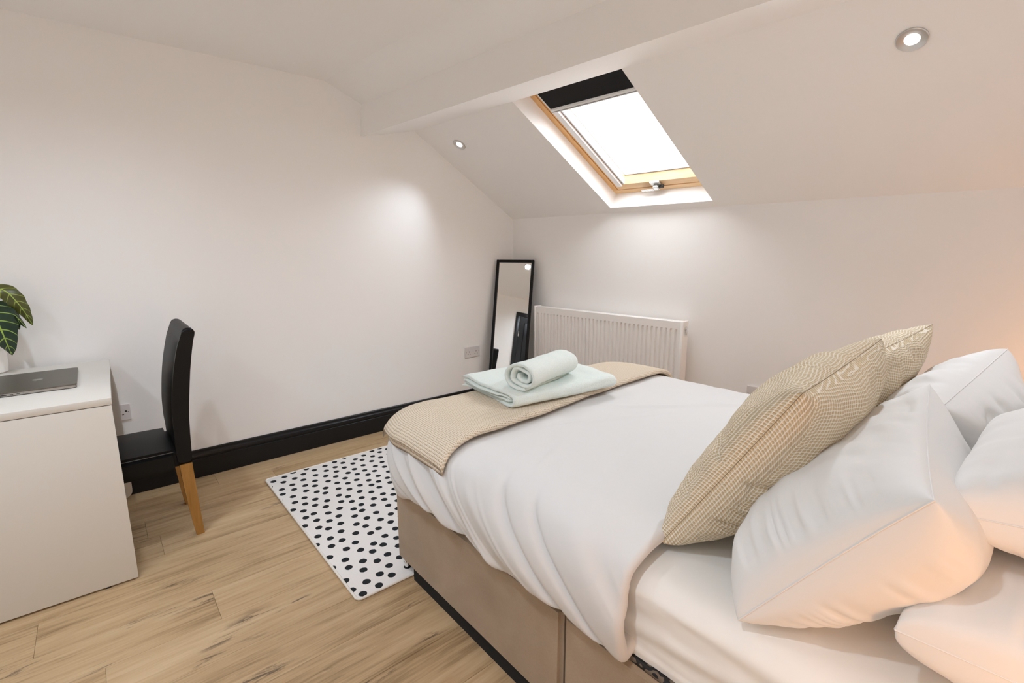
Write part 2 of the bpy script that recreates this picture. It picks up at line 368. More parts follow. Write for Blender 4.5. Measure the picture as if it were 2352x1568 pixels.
def dotted():
    m, nt, p = new_mat('dotted_rug_pile')
    tc = nd(nt, 'ShaderNodeTexCoord')
    nz = nd(nt, 'ShaderNodeTexNoise'); nz.inputs['Scale'].default_value = 60; L(nt, tc.outputs['Object'], nz.inputs['Vector'])
    sc = nd(nt, 'ShaderNodeVectorMath', operation='SCALE'); sc.inputs['Scale'].default_value = 0.006; L(nt, nz.outputs['Color'], sc.inputs[0])
    ad = nd(nt, 'ShaderNodeVectorMath', operation='ADD'); L(nt, tc.outputs['Object'], ad.inputs[0]); L(nt, sc.outputs[0], ad.inputs[1])
    rot = nd(nt, 'ShaderNodeMapping'); rot.inputs['Rotation'].default_value = (0, 0, 0.32); L(nt, ad.outputs[0], rot.inputs['Vector'])
    CA, CB = 0.074, 0.112
    def dots(offset, seed):
        mp = nd(nt, 'ShaderNodeMapping'); mp.inputs['Scale'].default_value = (1/CA, 1/CB, 0); mp.inputs['Location'].default_value = (offset, offset, 0); L(nt, rot.outputs[0], mp.inputs['Vector'])
        fl = nd(nt, 'ShaderNodeVectorMath', operation='FLOOR'); L(nt, mp.outputs[0], fl.inputs[0])
        sh = nd(nt, 'ShaderNodeVectorMath', operation='ADD'); L(nt, fl.outputs[0], sh.inputs[0]); sh.inputs[1].default_value = (seed, seed*1.7, 0)
        wn = nd(nt, 'ShaderNodeTexWhiteNoise', noise_dimensions='2D'); L(nt, sh.outputs[0], wn.inputs['Vector'])
        fr = nd(nt, 'ShaderNodeVectorMath', operation='FRACTION'); L(nt, mp.outputs[0], fr.inputs[0])
        j = nd(nt, 'ShaderNodeVectorMath', operation='MULTIPLY_ADD'); L(nt, wn.outputs['Color'], j.inputs[0]); j.inputs[1].default_value = (0.26, 0.20, 0); j.inputs[2].default_value = (0.37, 0.40, 0)
        df = nd(nt, 'ShaderNodeVectorMath', operation='SUBTRACT'); L(nt, fr.outputs[0], df.inputs[0]); L(nt, j.outputs[0], df.inputs[1])
        sc2 = nd(nt, 'ShaderNodeVectorMath', operation='MULTIPLY'); L(nt, df.outputs[0], sc2.inputs[0]); sc2.inputs[1].default_value = (CA, CB, 0)
        ln = nd(nt, 'ShaderNodeVectorMath', operation='LENGTH'); L(nt, sc2.outputs[0], ln.inputs[0]); return ln.outputs['Value']
    dist = mth(nt, 'MINIMUM', dots(0.0, 3.0), dots(0.5, 41.0))
    mr = nd(nt, 'ShaderNodeMapRange'); mr.inputs[1].default_value = 0.0152; mr.inputs[2].default_value = 0.0166; L(nt, dist, mr.inputs[0])
    fz = nd(nt, 'ShaderNodeTexNoise'); fz.inputs['Scale'].default_value = 500; L(nt, tc.outputs['Object'], fz.inputs['Vector'])
    bl = nd(nt, 'ShaderNodeMix', data_type='RGBA'); L(nt, fz.outputs['Fac'], bl.inputs[0]); bl.inputs[6].default_value = (0.012, 0.014, 0.015, 1); bl.inputs[7].default_value = (0.04, 0.045, 0.048, 1)
    wh = nd(nt, 'ShaderNodeMix', data_type='RGBA'); L(nt, fz.outputs['Fac'], wh.inputs[0]); wh.inputs[6].default_value = (0.74, 0.72, 0.70, 1); wh.inputs[7].default_value = (0.82, 0.80, 0.785, 1)
    mx = nd(nt, 'ShaderNodeMix', data_type='RGBA'); L(nt, mr.outputs[0], mx.inputs[0]); L(nt, bl.outputs[2], mx.inputs[6]); L(nt, wh.outputs[2], mx.inputs[7])
    L(nt, mx.outputs[2], p.inputs['Base Color']); p.inputs['Roughness'].default_value = 0.97; p.inputs['Specular IOR Level'].default_value = 0.05
    b = nd(nt, 'ShaderNodeBump'); b.inputs['Strength'].default_value = 0.4; b.inputs['Distance'].default_value = 0.002
    L(nt, fz.outputs['Fac'], b.inputs['Height']); L(nt, b.outputs['Normal'], p.inputs['Normal'])
    return m
M['rug'] = dotted()
M['rug_edge'] = plain('rug_binding_cotton', (0.77, 0.74, 0.68), 0.95, noise=0.05, nscale=120, bump=0.3, bscale=300)
def damask():
    m, nt, p = new_mat('black_damask')
    tc = nd(nt, 'ShaderNodeTexCoord')
    w = nd(nt, 'ShaderNodeTexWave', wave_type='RINGS'); w.inputs['Scale'].default_value = 22; w.inputs['Distortion'].default_value = 14; w.inputs['Detail'].default_value = 2
    L(nt, tc.outputs['Object'], w.inputs['Vector'])
    cr = nd(nt, 'ShaderNodeValToRGB'); e = cr.color_ramp.elements
    e[0].position = 0.74; e[0].color = (0.006, 0.006, 0.006, 1); e[1].position = 0.82; e[1].color = (0.14, 0.11, 0.08, 1)
    L(nt, w.outputs['Fac'], cr.inputs[0]); L(nt, cr.outputs[0], p.inputs['Base Color']); p.inputs['Roughness'].default_value = 0.7
    return m
M['damask'] = damask()
def leaf_mat(name, dark, light, vein):
    m, nt, p = new_mat(name)
    tc = nd(nt, 'ShaderNodeTexCoord'); sp = nd(nt, 'ShaderNodeSeparateXYZ'); L(nt, tc.outputs['UV'], sp.inputs[0])
    au = mth(nt, 'ABSOLUTE', mth(nt, 'SUBTRACT', mth(nt, 'MULTIPLY', sp.outputs['X'], 2.0), 1.0))
    mid = mth(nt, 'LESS_THAN', au, 0.055)
    lat = mth(nt, 'FRACT', mth(nt, 'SUBTRACT', mth(nt, 'MULTIPLY', sp.outputs['Y'], 7.0), mth(nt, 'MULTIPLY', mth(nt, 'POWER', au, 1.4), 0.9)))
    latm = mth(nt, 'LESS_THAN', mth(nt, 'ABSOLUTE', mth(nt, 'SUBTRACT', lat, 0.5)), mth(nt, 'SUBTRACT', 0.085, mth(nt, 'MULTIPLY', au, 0.06)))
    v = mth(nt, 'MAXIMUM', mid, mth(nt, 'MULTIPLY', latm, 0.8))
    n = nd(nt, 'ShaderNodeTexNoise'); n.inputs['Scale'].default_value = 25; L(nt, tc.outputs['Object'], n.inputs['Vector'])
    mx = nd(nt, 'ShaderNodeMix', data_type='RGBA'); L(nt, n.outputs['Fac'], mx.inputs[0]); mx.inputs[6].default_value = (*dark, 1); mx.inputs[7].default_value = (*light, 1)
    m2 = nd(nt, 'ShaderNodeMix', data_type='RGBA'); L(nt, v, m2.inputs[0]); L(nt, mx.outputs[2], m2.inputs[6]); m2.inputs[7].default_value = (*vein, 1)
    L(nt, m2.outputs[2], p.inputs['Base Color']); p.inputs['Roughness'].default_value = 0.38
    return m
M['leaf_dark'] = leaf_mat('dark_green_leaf', (0.008, 0.022, 0.012), (0.02, 0.05, 0.02), (0.36, 0.52, 0.10))
M['leaf_olive'] = leaf_mat('olive_leaf', (0.045, 0.05, 0.008), (0.10, 0.11, 0.02), (0.34, 0.42, 0.08))
def glass_mat():
    m, nt, p = new_mat('window_glass'); nt.nodes.remove(p)
    out = nt.nodes['Material Output']
    t = nd(nt, 'ShaderNodeBsdfTransparent'); g = nd(nt, 'ShaderNodeBsdfGlossy'); g.inputs['Roughness'].default_value = 0.02
    lw = nd(nt, 'ShaderNodeLayerWeight'); lw.inputs['Blend'].default_value = 0.5
    mx = nd(nt, 'ShaderNodeMixShader'); L(nt, mth(nt, 'MULTIPLY', mth(nt, 'POWER', lw.outputs['Facing'], 5.0), 0.5), mx.inputs[0]); L(nt, t.outputs[0], mx.inputs[1]); L(nt, g.outputs[0], mx.inputs[2])
    L(nt, mx.outputs[0], out.inputs['Surface']); return m
M['glass'] = glass_mat()
M['mirror'] = plain('silvered_glass', (0.86, 0.86, 0.85), 0.015, metal=1.0)
def emit(name, c, s):
    m, nt, p = new_mat(name)
    p.inputs['Base Color'].default_value = (0.8, 0.8, 0.8, 1); p.inputs['Emission Color'].default_value = (*c, 1); p.inputs['Emission Strength'].default_value = s
    return m
M['lens'] = emit('lit_lens', (1.0, 0.97, 0.92), 7.0)

# ================================================================== THE SETTING
# --- floor and its planks
PW = 0.1935; X_SEAM = -1.83
floor_bm = bmesh.new()
prism(floor_bm, [(-D-0.1, Y_NEAR-0.1, -0.012), (X_RIGHT+0.1, Y_NEAR-0.1, -0.012), (X_RIGHT+0.1, back_y(X_RIGHT)+0.1, -0.012), (-D-0.1, back_y(-D)+0.1, -0.012)], (0, 0, -0.1))
floor = tag(from_bm('floor', floor_bm, M['underlay']), 'oak effect laminate floor of long planks', kind='structure')
plank_cache = {}
def plank(x0, x1, y0, y1):
    g = 0.0003
    w, l = round(x1-x0-2*g, 4), round(y1-y0-2*g, 4)
    if (w, l) not in plank_cache:
        bm = bmesh.new(); add_box(bm, -w/2, w/2, -l/2, l/2, -0.011, 0.0)
        top = [e for e in bm.edges if all(v.co.z > -0.001 for v in e.verts)]
        bmesh.ops.bevel(bm, geom=top, offset=0.0008, segments=1, affect='EDGES')
        bmesh.ops.recalc_face_normals(bm, faces=bm.faces)
        me = bpy.data.meshes.new('plank'); bm.to_mesh(me); bm.free(); me.materials.append(M['plank']); plank_cache[(w, l)] = me
    o = bpy.data.objects.new('plank', plank_cache[(w, l)]); o.location = ((x0+x1)/2, (y0+y1)/2, 0); link(o, floor)
known = {0: 0.201, 1: -0.295, -1: -0.119, 4: 0.045, 5: 0.671, -2: 1.0, -3: 0.05}
k0 = int(math.floor((-D - X_SEAM) / PW)); k1 = int(math.ceil((X_RIGHT - X_SEAM) / PW))
for k in range(k0, k1):
    x0, x1 = max(X_SEAM + k*PW, -D+0.001), min(X_SEAM + (k+1)*PW, X_RIGHT-0.001)
    if x1 - x0 < 0.01: continue
    col_i = -1 - k                                    # columns counted leftwards from the seam
    y_end = back_y(x0) - 0.002
    ph = known.get(col_i, random.uniform(0, 1.22))
    ys = [Y_NEAR+0.001]; y = ph - 1.22*math.ceil((ph - Y_NEAR)/1.22)
    while y < y_end:
        if y > Y_NEAR + 0.06 and y < y_end - 0.04: ys.append(y)
        y += 1.22
    ys.append(y_end)
    for a, b in zip(ys, ys[1:]): plank(x0, x1, a, b)

# --- walls
PROF = [(1.2122, H_FLAT), (1.4408, 2.2129), (1.4237, 2.0147), (1.8212, 2.1076)]
def struct(name, bm, mat, parent=None, label=None, smooth=False):
    return tag(from_bm(name, bm, mat, parent, smooth), label, kind='structure' if parent is None else None)
bm = bmesh.new()
prism(bm, [(-D, Y_NEAR-0.1, -0.1), (-D, 2.80, -0.1), (-D, 2.80, 2.6), (-D, Y_NEAR-0.1, 2.6)], (-0.12, 0, 0))
struct('wall_left', bm, M['wall'], label='plain white party wall behind the desk and chair')
bm = bmesh.new(); prism(bm, [bw(-0.1, 0, -0.1), bw(3.9, 0, -0.1), bw(3.9, 0, H_KNEE+0.0), bw(-0.1, 0, H_KNEE+0.0)], N*0.12)
struct('wall_back', bm, M['wall'], label='low white knee wall behind the radiator under the slope')
bm = bmesh.new(); add_box(bm, X_RIGHT, X_RIGHT+0.1, Y_NEAR-0.1, 3.2, -0.1, 2.6)
struct('wall_right', bm, M['wall'], label='white wall at the head of the bed')
bm = bmesh.new(); add_box(bm, -D-0.1, X_RIGHT+0.1, Y_NEAR-0.1, Y_NEAR, -0.1, 2.6)
struct('wall_front', bm, M['wall'], label='white wall holding the black door')
# --- ceiling: flat part, upper slope, lower slope with the opening for the roof window
def row(pt, length=3.72, ext=0.05):                  # line parallel to the back wall through a profile point on the left wall
    a = np.array([-D, pt[0], pt[1]]); return a - U*ext, a + U*length
bm = bmesh.new()
a, b = row(PROF[0])
prism(bm, [(-D-0.05, Y_NEAR-0.05, H_FLAT), (X_RIGHT+0.05, Y_NEAR-0.05, H_FLAT), b, a], (0, 0, 0.06))
ceiling = struct('ceiling', bm, M['ceil'], label='flat white ceiling over the desk end')
bm = bmesh.new(); c, d = row((PROF[1][0]+0.06, PROF[1][1]-0.025)); prism(bm, [a, b, d, c], (0, 0.03, 0.06))
from_bm('upper_slope', bm, M['ceil'], ceiling)
bm = bmesh.new()
pts = [row(PROF[1]), row(PROF[2]), row(PROF[3]), row((PROF[3][0], 2.36)), row((PROF[1][0], 2.36))]
prism(bm, [p[0] for p in pts], U*3.75)
struct('trim_1', bm, M['ceil'], label='white boxed purlin beam crossing the room under the slope')
OU0, OU1, OS0, OS1 = 1.000, 1.708, 0.056, 1.085      # the opening
bm = bmesh.new(); TH = 0.24
def slab(u0, u1, s0, s1):
    hexa(bm, [sl(u0,s0), sl(u1,s0), sl(u1,s1), sl(u0,s1), sl(u0,s0,TH), sl(u1,s0,TH), sl(u1,s1,TH), sl(u0,s1,TH)])
slab(-0.1, OU0, -0.0, 1.30); slab(OU1, 3.95, -0.0, 1.30); slab(OU0, OU1, -0.0, OS0); slab(OU0, OU1, OS1, 1.30)
bmesh.ops.remove_doubles(bm, verts=bm.verts, dist=1e-5)
from_bm('lower_slope', bm, M['ceil'], ceiling)

# --- skirting boards
SK = [(0.0,0.0),(0.018,0.0),(0.018,0.108),(0.0145,0.111),(0.0145,0.115),(0.018,0.119),(0.0185,0.128),(0.0165,0.137),(0.011,0.142),(0.0095,0.146),(0.0095,0.158),(0.006,0.163),(0.0,0.163)]
tag(sweep_profile('baseboard_left', SK, (-D, Y_NEAR, 0.0005), (-D, 2.722, 0.0005), (1,0,0), M['black_gloss']), 'tall black moulded skirting board along the left wall', kind='structure')
tag(sweep_profile('baseboard_back', SK, bw(0.02,0,0.0005), bw(3.58,0,0.0005), -N, M['black_gloss']), 'tall black skirting board behind the radiator', kind='structure')
# --- door on the wall behind the camera (seen in the mirror)
door = tag(empty('door_1', (0, Y_NEAR, 0)), 'black panelled door in a black frame, reflected in the mirror', kind='structure')
DX0 = -1.80
box('architrave', DX0, DX0+0.07, 0.0, 0.022, 0, 1.99, M['black_gloss'], door, 0.004)
box('architrave', DX0+0.87, DX0+0.94, 0.0, 0.022, 0, 1.99, M['black_gloss'], door, 0.004)
box('architrave', DX0, DX0+0.94, 0.0, 0.022, 1.99, 2.06, M['black_gloss'], door, 0.004)
box('door_leaf', DX0+0.075, DX0+0.865, 0.0, 0.012, 0.008, 1.985, M['black_gloss'], door)
for px0 in (DX0+0.16, DX0+0.51):
    for z0, z1 in ((0.22, 0.88), (1.06, 1.88)):
        box('door_panel', px0, px0+0.27, 0.012, 0.024, z0, z1, M['black_gloss'], door, 0.009)
for z in (0.25, 1.0, 1.63): box('hinge', DX0+0.066, DX0+0.078, 0.012, 0.028, z, z+0.10, M['chrome'], door, 0.003)
box('handle_plate', DX0+0.80, DX0+0.84, 0.012, 0.02, 0.93, 1.09, M['chrome'], door, 0.003)
tube('door_handle', [(DX0+0.82, 0.02, 1.03), (DX0+0.82, 0.06, 1.03), (DX0+0.70, 0.065, 1.03)], 0.009, M['chrome'], door)

# --- roof window
win = tag(empty('window_1'), 'pine roof window set in the slope, blind half drawn over bright sky', kind='structure')
def wbox(name, u0, u1, s0, s1, d0, d1, mat, parent=win, bevel=0.0):
    bm = bmesh.new()
    hexa(bm, [sl(u0,s0,d0), sl(u1,s0,d0), sl(u1,s1,d0), sl(u0,s1,d0), sl(u0,s0,d1), sl(u1,s0,d1), sl(u1,s1,d1), sl(u0,s1,d1)])
    if bevel: bmesh.ops.bevel(bm, geom=bm.edges[:], offset=bevel, segments=2, affect='EDGES')
    return from_bm(name, bm, mat, parent)
E0 = 0.0005
fr_d = 0.115
wbox('frame_rail', OU0+E0, OU1-E0, OS0-0.008+0.0085, OS0+0.034, fr_d, 0.20, M['pine_x'])
wbox('frame_stile', OU0+E0, OU0+0.037, OS0+0.034, OS1-E0, fr_d, 0.20, M['pine_y'])
wbox('frame_stile', OU1-0.037, OU1-E0, OS0+0.034, OS1-E0, fr_d, 0.20, M['pine_y'])
# sash, set 3 mm off the frame
g = 0.004; su0, su1, ss0, ss1 = OU0+0.037+g, OU1-0.037-g, OS0+0.034+g, OS1-0.01
sw = 0.048; swr = 0.030
wbox('sash_rail', su0, su1, ss0, ss0+sw, 0.119, 0.20, M['pine_x'])
wbox('sash_stile', su0, su0+sw, ss0+sw, ss1, 0.119, 0.20, M['pine_y'])
wbox('sash_stile', su1-swr, su1, ss0+sw, ss1, 0.119, 0.20, M['pine_y'])
bm = bmesh.new()                                     # sloping glazing bead at the bottom
prism(bm, [sl(su0+sw, ss0+sw, 0.1195), sl(su0+sw, ss0+sw, 0.175), sl(su0+sw, ss0+sw+0.030, 0.175)], U*(su1-su0-sw-swr))
from_bm('glazing_bead', bm, M['pine_x'], win)
wbox('glass_pane', su0+sw-0.005, su1-swr+0.005, ss0+sw-0.005, ss1+0.005, 0.176, 0.180, M['glass'])
for s_ in (0, 1):                                    # blind side rails
    a0 = su0+sw-0.026 if not s_ else su1-swr-0.004
    wbox('blind_rail', a0, a0+(0.038 if not s_ else 0.018), ss0+sw-0.006, ss1, 0.106, 0.1185, M['alu'])
    b0 = su0+sw+0.012 if not s_ else su1-swr-0.018
    wbox('blind_rail', b0, b0+0.018, ss0+sw+0.001, ss1, 0.119, 0.150, M['alu'])
    wbox('rail_groove', b0+0.002 if not s_ else b0+0.010, b0+0.008 if not s_ else b0+0.016, ss0+sw+0.002, ss1, 0.1182, 0.1192, M['alu_dark'])
    c0 = su0+sw+0.030 if not s_ else su1-swr-0.022
    wbox('glass_seal', c0, c0+0.004, ss0+sw+0.02, ss1, 0.168, 0.1755, M['alu_dark'])
wbox('glass_seal', su0+sw+0.03, su1-swr-0.018, ss0+sw+0.0285, ss0+sw+0.0325, 0.168, 0.1755, M['alu_dark'])
BS = 0.838
wbox('blackout_blind', su0+sw-0.015, su1-swr+0.006, BS+0.02, ss1, 0.1035, 0.1055, M['blackout'])
bar = wbox('blind_bar', su0+sw-0.020, su1-swr+0.010, BS, BS+0.030, 0.094, 0.112, M['alu'], bevel=0.004)
wbox('bar_groove', su0+sw-0.012, su1-swr+0.004, BS+0.010, BS+0.014, 0.0932, 0.0942, M['alu_dark'], bar)
# latch on the bottom rail
lu = 1.335; ls = OS0+0.050
latch = wbox('latch_plate', lu-0.03, lu+0.035, ls+0.004, ls+0.040, 0.106, 0.119, M['nickel'], bevel=0.003)
lb = wbox('latch_block', lu-0.012, lu+0.022, ls-0.018, ls+0.018, 0.085, 0.107, M['nickel'], latch, 0.004)
wbox('latch_lever', lu-0.105, lu-0.012, ls-0.022, ls-0.004, 0.086, 0.094, M['nickel'], latch, 0.003)
wbox('latch_tongue', lu+0.022, lu+0.052, ls-0.008, ls+0.006, 0.094, 0.112, M['plastic_dark'], latch, 0.002)
# daylight portal for the opening (guides sampling of the sky only)
pl = bpy.data.lights.new('sky_portal', 'AREA'); pl.shape = 'RECTANGLE'; pl.size = 0.72; pl.size_y = 1.05
pl.cycles.is_portal = True
po = bpy.data.objects.new('sky_portal', pl); col.objects.link(po)
pc = sl((OU0+OU1)/2, (OS0+OS1)/2, 0.21)
mx = Matrix((tuple(U), tuple(DV), tuple(-NS))).transposed()
if mx.determinant() < 0: mx = Matrix((tuple(-U), tuple(DV), tuple(-NS))).transposed()
po.matrix_world = Matrix.Translation(Vector(pc)) @ mx.to_4x4()

# --- downlights
def downlight(p, n, label, cone=150, watt=SPOT_W):
    n = Vector(map(float, n)).normalized(); p = Vector(map(float, p))
    t = thing('downlight', label, 'light', p, group='round recessed ceiling downlights')
    ring = [(0.0225, 0.001), (0.0235, 0.0015), (0.037, 0.0045), (0.0435, 0.0055), (0.0455, 0.004), (0.0460, 0.0002), (0.0225, 0.0002), (0.0225, 0.001)]
    lathe('bezel', ring, M['nickel'], t, 48, (0,0,0), n)
    lathe('lens', [(0.0, 0.0022), (0.015, 0.002), (0.0222, 0.0012), (0.0222, 0.0004)], M['lens'], t, 32, (0,0,0), n)
    l = bpy.data.lights.new('downlight_beam', 'SPOT'); l.energy = watt; l.color = SPOT_COL
    l.spot_size = radians(cone); l.spot_blend = 1.0; l.shadow_soft_size = 0.035
    lo = bpy.data.objects.new('downlight_beam', l); link(lo, t); lo.location = n * 0.026
    lo.rotation_euler = (-n).to_track_quat('Z', 'Y').to_euler()
    return t
downlight(sl(0.212+SKEW*0.863, 0.863), NS, 'small round downlight in the slope by the left wall above the mirror', 93, 17.0)
downlight(sl(2.637+SKEW*0.850, 0.850), NS, 'round downlight in the slope right of the roof window above the bed')
downlight((-2.14, -0.05, H_FLAT), (0,0,-1), 'downlight in the flat ceiling above the desk, seen only in the mirror')
downlight((-0.55, -0.15, H_FLAT), (0,0,-1), 'added ambient downlight in the flat ceiling beside the bed, outside the picture')  # unseen fitting, added to keep up the ambient light
downlight((-1.45, -1.05, H_FLAT), (0,0,-1), 'added ambient downlight in the flat ceiling by the black door, outside the picture')  # extra fitting added to brighten the room, placed out of the mirror's view
downlight((-0.55, -1.05, H_FLAT), (0,0,-1), 'added ambient downlight in the flat ceiling behind the camera, outside the picture')  # second extra fitting, added for more bounced light

# --- sockets
def socket(name, label, frame, gangs, switches=True):
    """frame: origin (bottom-left as seen), along, up, out"""
    o, a, u, n = [np.asarray(v, float) for v in frame]
    w = 0.146 if gangs == 2 else 0.086; h = 0.086
    t = thing(name, label, 'socket', o)
    P = lambda x, y, z: a*x + u*y + n*z
    def bx(nm, x0, x1, y0, y1, z0, z1, mat, bev=0.0, par=t):
        bm = bmesh.new(); hexa(bm, [P(x0,y0,z0),P(x1,y0,z0),P(x1,y1,z0),P(x0,y1,z0),P(x0,y0,z1),P(x1,y0,z1),P(x1,y1,z1),P(x0,y1,z1)])
        if bev: bmesh.ops.bevel(bm, geom=bm.edges[:], offset=bev, segments=2, affect='EDGES')
        return from_bm(nm, bm, mat, par)
    bx('faceplate', 0, w, 0, h, 0.0003, 0.009, M['plastic_white'], 0.002)
    centres = [w/2] if gangs == 1 else [0.038, 0.108]
    for i, c in enumerate(centres):
        cy = 0.040 if gangs == 1 else 0.036
        bx('earth_slot', c-0.002, c+0.002, cy+0.006, cy+0.015, 0.0085, 0.0093, M['plastic_dark'])
        for s in (-1, 1): bx('pin_slot', c+s*0.011-0.004, c+s*0.011+0.004, cy-0.011, cy-0.007, 0.0085, 0.0093, M['plastic_dark'])
        sx = (w/2+0.024, ) if gangs == 1 else (w/2 + (-0.008 if i == 0 else 0.008),)
        if gangs == 2: bx('rocker_switch', sx[0]-0.006, sx[0]+0.006, 0.060, 0.078, 0.009, 0.0125, M['plastic_white'], 0.002)
        else: bx('rocker_switch', sx[0]-0.004, sx[0]+0.004, cy+0.004, cy+0.012, 0.0088, 0.0098, M['plastic_dark'], 0.001)
    for sx in ((0.010, w-0.010)): bx('screw', sx-0.002, sx+0.002, 0.041, 0.045, 0.0088, 0.0095, M['plastic_dark'])
    return t
socket('wall_socket', 'single white wall socket between the desk and the black chair', ((-D, -0.024, 0.413), (0,1,0), (0,0,1), (1,0,0)), 1)
socket('wall_socket', 'double white wall socket on the left wall beside the mirror', ((-D, 2.211, 0.432), (0,1,0), (0,0,1), (1,0,0)), 2)
socket('wall_socket', 'white wall socket on the knee wall peeping out above the duvet', (bw(1.972, 0, 0.418), U, (0,0,1), -N), 2)

# ================================================================== THINGS
# --- radiator
rad = thing('radiator', 'white panel radiator with vertical flutes on the knee wall', 'radiator', bw(0.346, 0, 0.25), ANG)
RW, RH = 1.245, 0.60
bm = bmesh.new()                                      # local: x along the wall, -y into the room
nf = 36; bord = 0.022; pitch = (RW-2*bord)/nf
xs = [0.0]; ds = [0.0]
for i in range(nf):
    x0 = bord + i*pitch
    for f, dd in ((0.14, 0.0), (0.28, 1.0), (0.52, 1.0), (0.66, 0.0)): xs.append(x0+f*pitch); ds.append(dd)
xs.append(RW); ds.append(0.0)
zs = [(0.0, 0), (0.045, 0), (0.056, 1), (RH-0.056, 1), (RH-0.045, 0), (RH, 0)]
YF = -0.100; dep = 0.014
vv = [[bm.verts.new((x, YF + dep*d*k, z)) for z, k in zs] for x, d in zip(xs, ds)]
for i in range(len(xs)-1):
    for j in range(len(zs)-1): bm.faces.new((vv[i][j], vv[i+1][j], vv[i+1][j+1], vv[i][j+1]))
from_bm('front_panel', bm, M['white_gloss'], rad)
box('panel_edge', 0.0, RW, YF+0.0005, YF+0.016, RH-0.008, RH+0.0, M['white_gloss'], rad, 0.003)
box('side_panel', -0.006, 0.012, -0.104, -0.030, 0.0, RH+0.006, M['white_gloss'], rad, 0.004)
box('side_panel', RW-0.012, RW+0.008, -0.104, -0.030, 0.0, RH+0.006, M['white_gloss'], rad, 0.004)
box('top_grille', 0.010, RW-0.010, -0.082, -0.034, RH-0.012, RH+0.002, M['white_gloss'], rad, 0.003)
gr = bmesh.new()
for i in range(60):
    x = 0.03 + i*(RW-0.06)/60; add_box(gr, x, x+0.008, -0.075, -0.041, RH+0.0018, RH+0.0028)
tag(from_bm('grille_slot', gr, M['alu'], rad), kind='stuff')
box('rear_panel', 0.012, RW-0.012, -0.045, -0.032, 0.01, RH-0.012, M['white_gloss'], rad, 0.003)
lathe('vent_plug', [(0.013, 0.0), (0.013, 0.004), (0.009, 0.006), (0.009, 0.010), (0.0, 0.010)], M['chrome'], rad, 20, (RW+0.008, -0.070, RH-0.040), (1,0,0))
box('vent_key', RW+0.017, RW+0.021, -0.077, -0.063, RH-0.082, RH-0.042, M['chrome'], rad, 0.005)
for x in (0.12, RW-0.12): box('wall_bracket', x-0.02, x+0.02, -0.034, -0.0008, 0.06, RH-0.08, M['white_gloss'], rad, 0.002)
tube('pipe', [(0.03, -0.07, 0.03), (0.03, -0.07, -0.249)], 0.0075, M['white_gloss'], rad)
tube('pipe', [(RW-0.03, -0.07, 0.03), (RW-0.03, -0.07, -0.249)], 0.0075, M['white_gloss'], rad)

# --- leaning mirror
TL = np.array([-3.150, 2.523, 1.216]); WD = np.array([cos(radians(32.5)), sin(radians(32.5)), 0.0]); BLp = np.array([-3.018, 2.295, 0.0])
UPv = TL - BLp; MH = np.linalg.norm(UPv); UPv /= MH; MW = 0.316
NM = np.cross(UPv, WD); 
if NM[1] > 0: NM = -NM                                # towards the room
mir = thing('leaning_mirror', 'tall narrow black framed mirror leaning in the corner beside the radiator', 'mirror', BLp)
def mbox(name, a0, a1, b0, b1, n0, n1, mat, bev=0.0, parent=None):
    bm = bmesh.new(); P = lambda a, b, n: WD*a + UPv*b + NM*n
    hexa(bm, [P(a0,b0,n0),P(a1,b0,n0),P(a1,b1,n0),P(a0,b1,n0),P(a0,b0,n1),P(a1,b0,n1),P(a1,b1,n1),P(a0,b1,n1)])
    if bev: bmesh.ops.bevel(bm, geom=bm.edges[:], offset=bev, segments=2, affect='EDGES')
    return from_bm(name, bm, mat, parent or mir)
fw = 0.021
mbox('frame_stile', 0, fw, 0.004, MH, -0.022, 0.0, M['black_frame'], 0.002)
mbox('frame_stile', MW-fw, MW, 0.004, MH, -0.022, 0.0, M['black_frame'], 0.002)
mbox('frame_rail', fw, MW-fw, MH-fw, MH, -0.022, 0.0, M['black_frame'], 0.002)
mbox('frame_rail', fw, MW-fw, 0.004, 0.004+fw, -0.022, 0.0, M['black_frame'], 0.002)
mbox('mirror_glass', fw-0.003, MW-fw+0.003, fw, MH-fw+0.003, -0.014, -0.010, M['mirror'])
mbox('back_board', fw-0.003, MW-fw+0.003, fw, MH-fw+0.003, -0.0215, -0.0145, M['black_frame'])
s0 = WD*(MW-0.035) + UPv*0.62 - NM*0.022; s1 = np.array([WD[0]*MW*0.97, WD[1]*MW*0.97, 0.006]) - np.array([NM[0], NM[1], 0])*0.20
tube('support_strut', [s0, s1], 0.006, M['black_frame'], mir)

# --- rug
rug = thing('rug', 'white rug with black polka dots on the oak floor at the foot of the bed', 'rug', (-2.236, 1.325, 0))
rx, ry = 0.639, 0.720
box('pile', -rx+0.004, rx-0.004, -ry+0.004, ry-0.004, 0.0008, 0.007, M['rug'], rug, 0.002)
cr_ = 0.02
pts = []
for cx, cy, a0 in ((rx-cr_, ry-cr_, 0), (-rx+cr_, ry-cr_, 90), (-rx+cr_, -ry+cr_, 180), (rx-cr_, -ry+cr_, 270)):
    for k in range(5): a = radians(a0 + 90*k/4); pts.append((cx+cr_*cos(a), cy+cr_*sin(a), 0.0052))
pts.append(pts[0])
tube('binding', pts, 0.0052, M['rug_edge'], rug, 8, False)

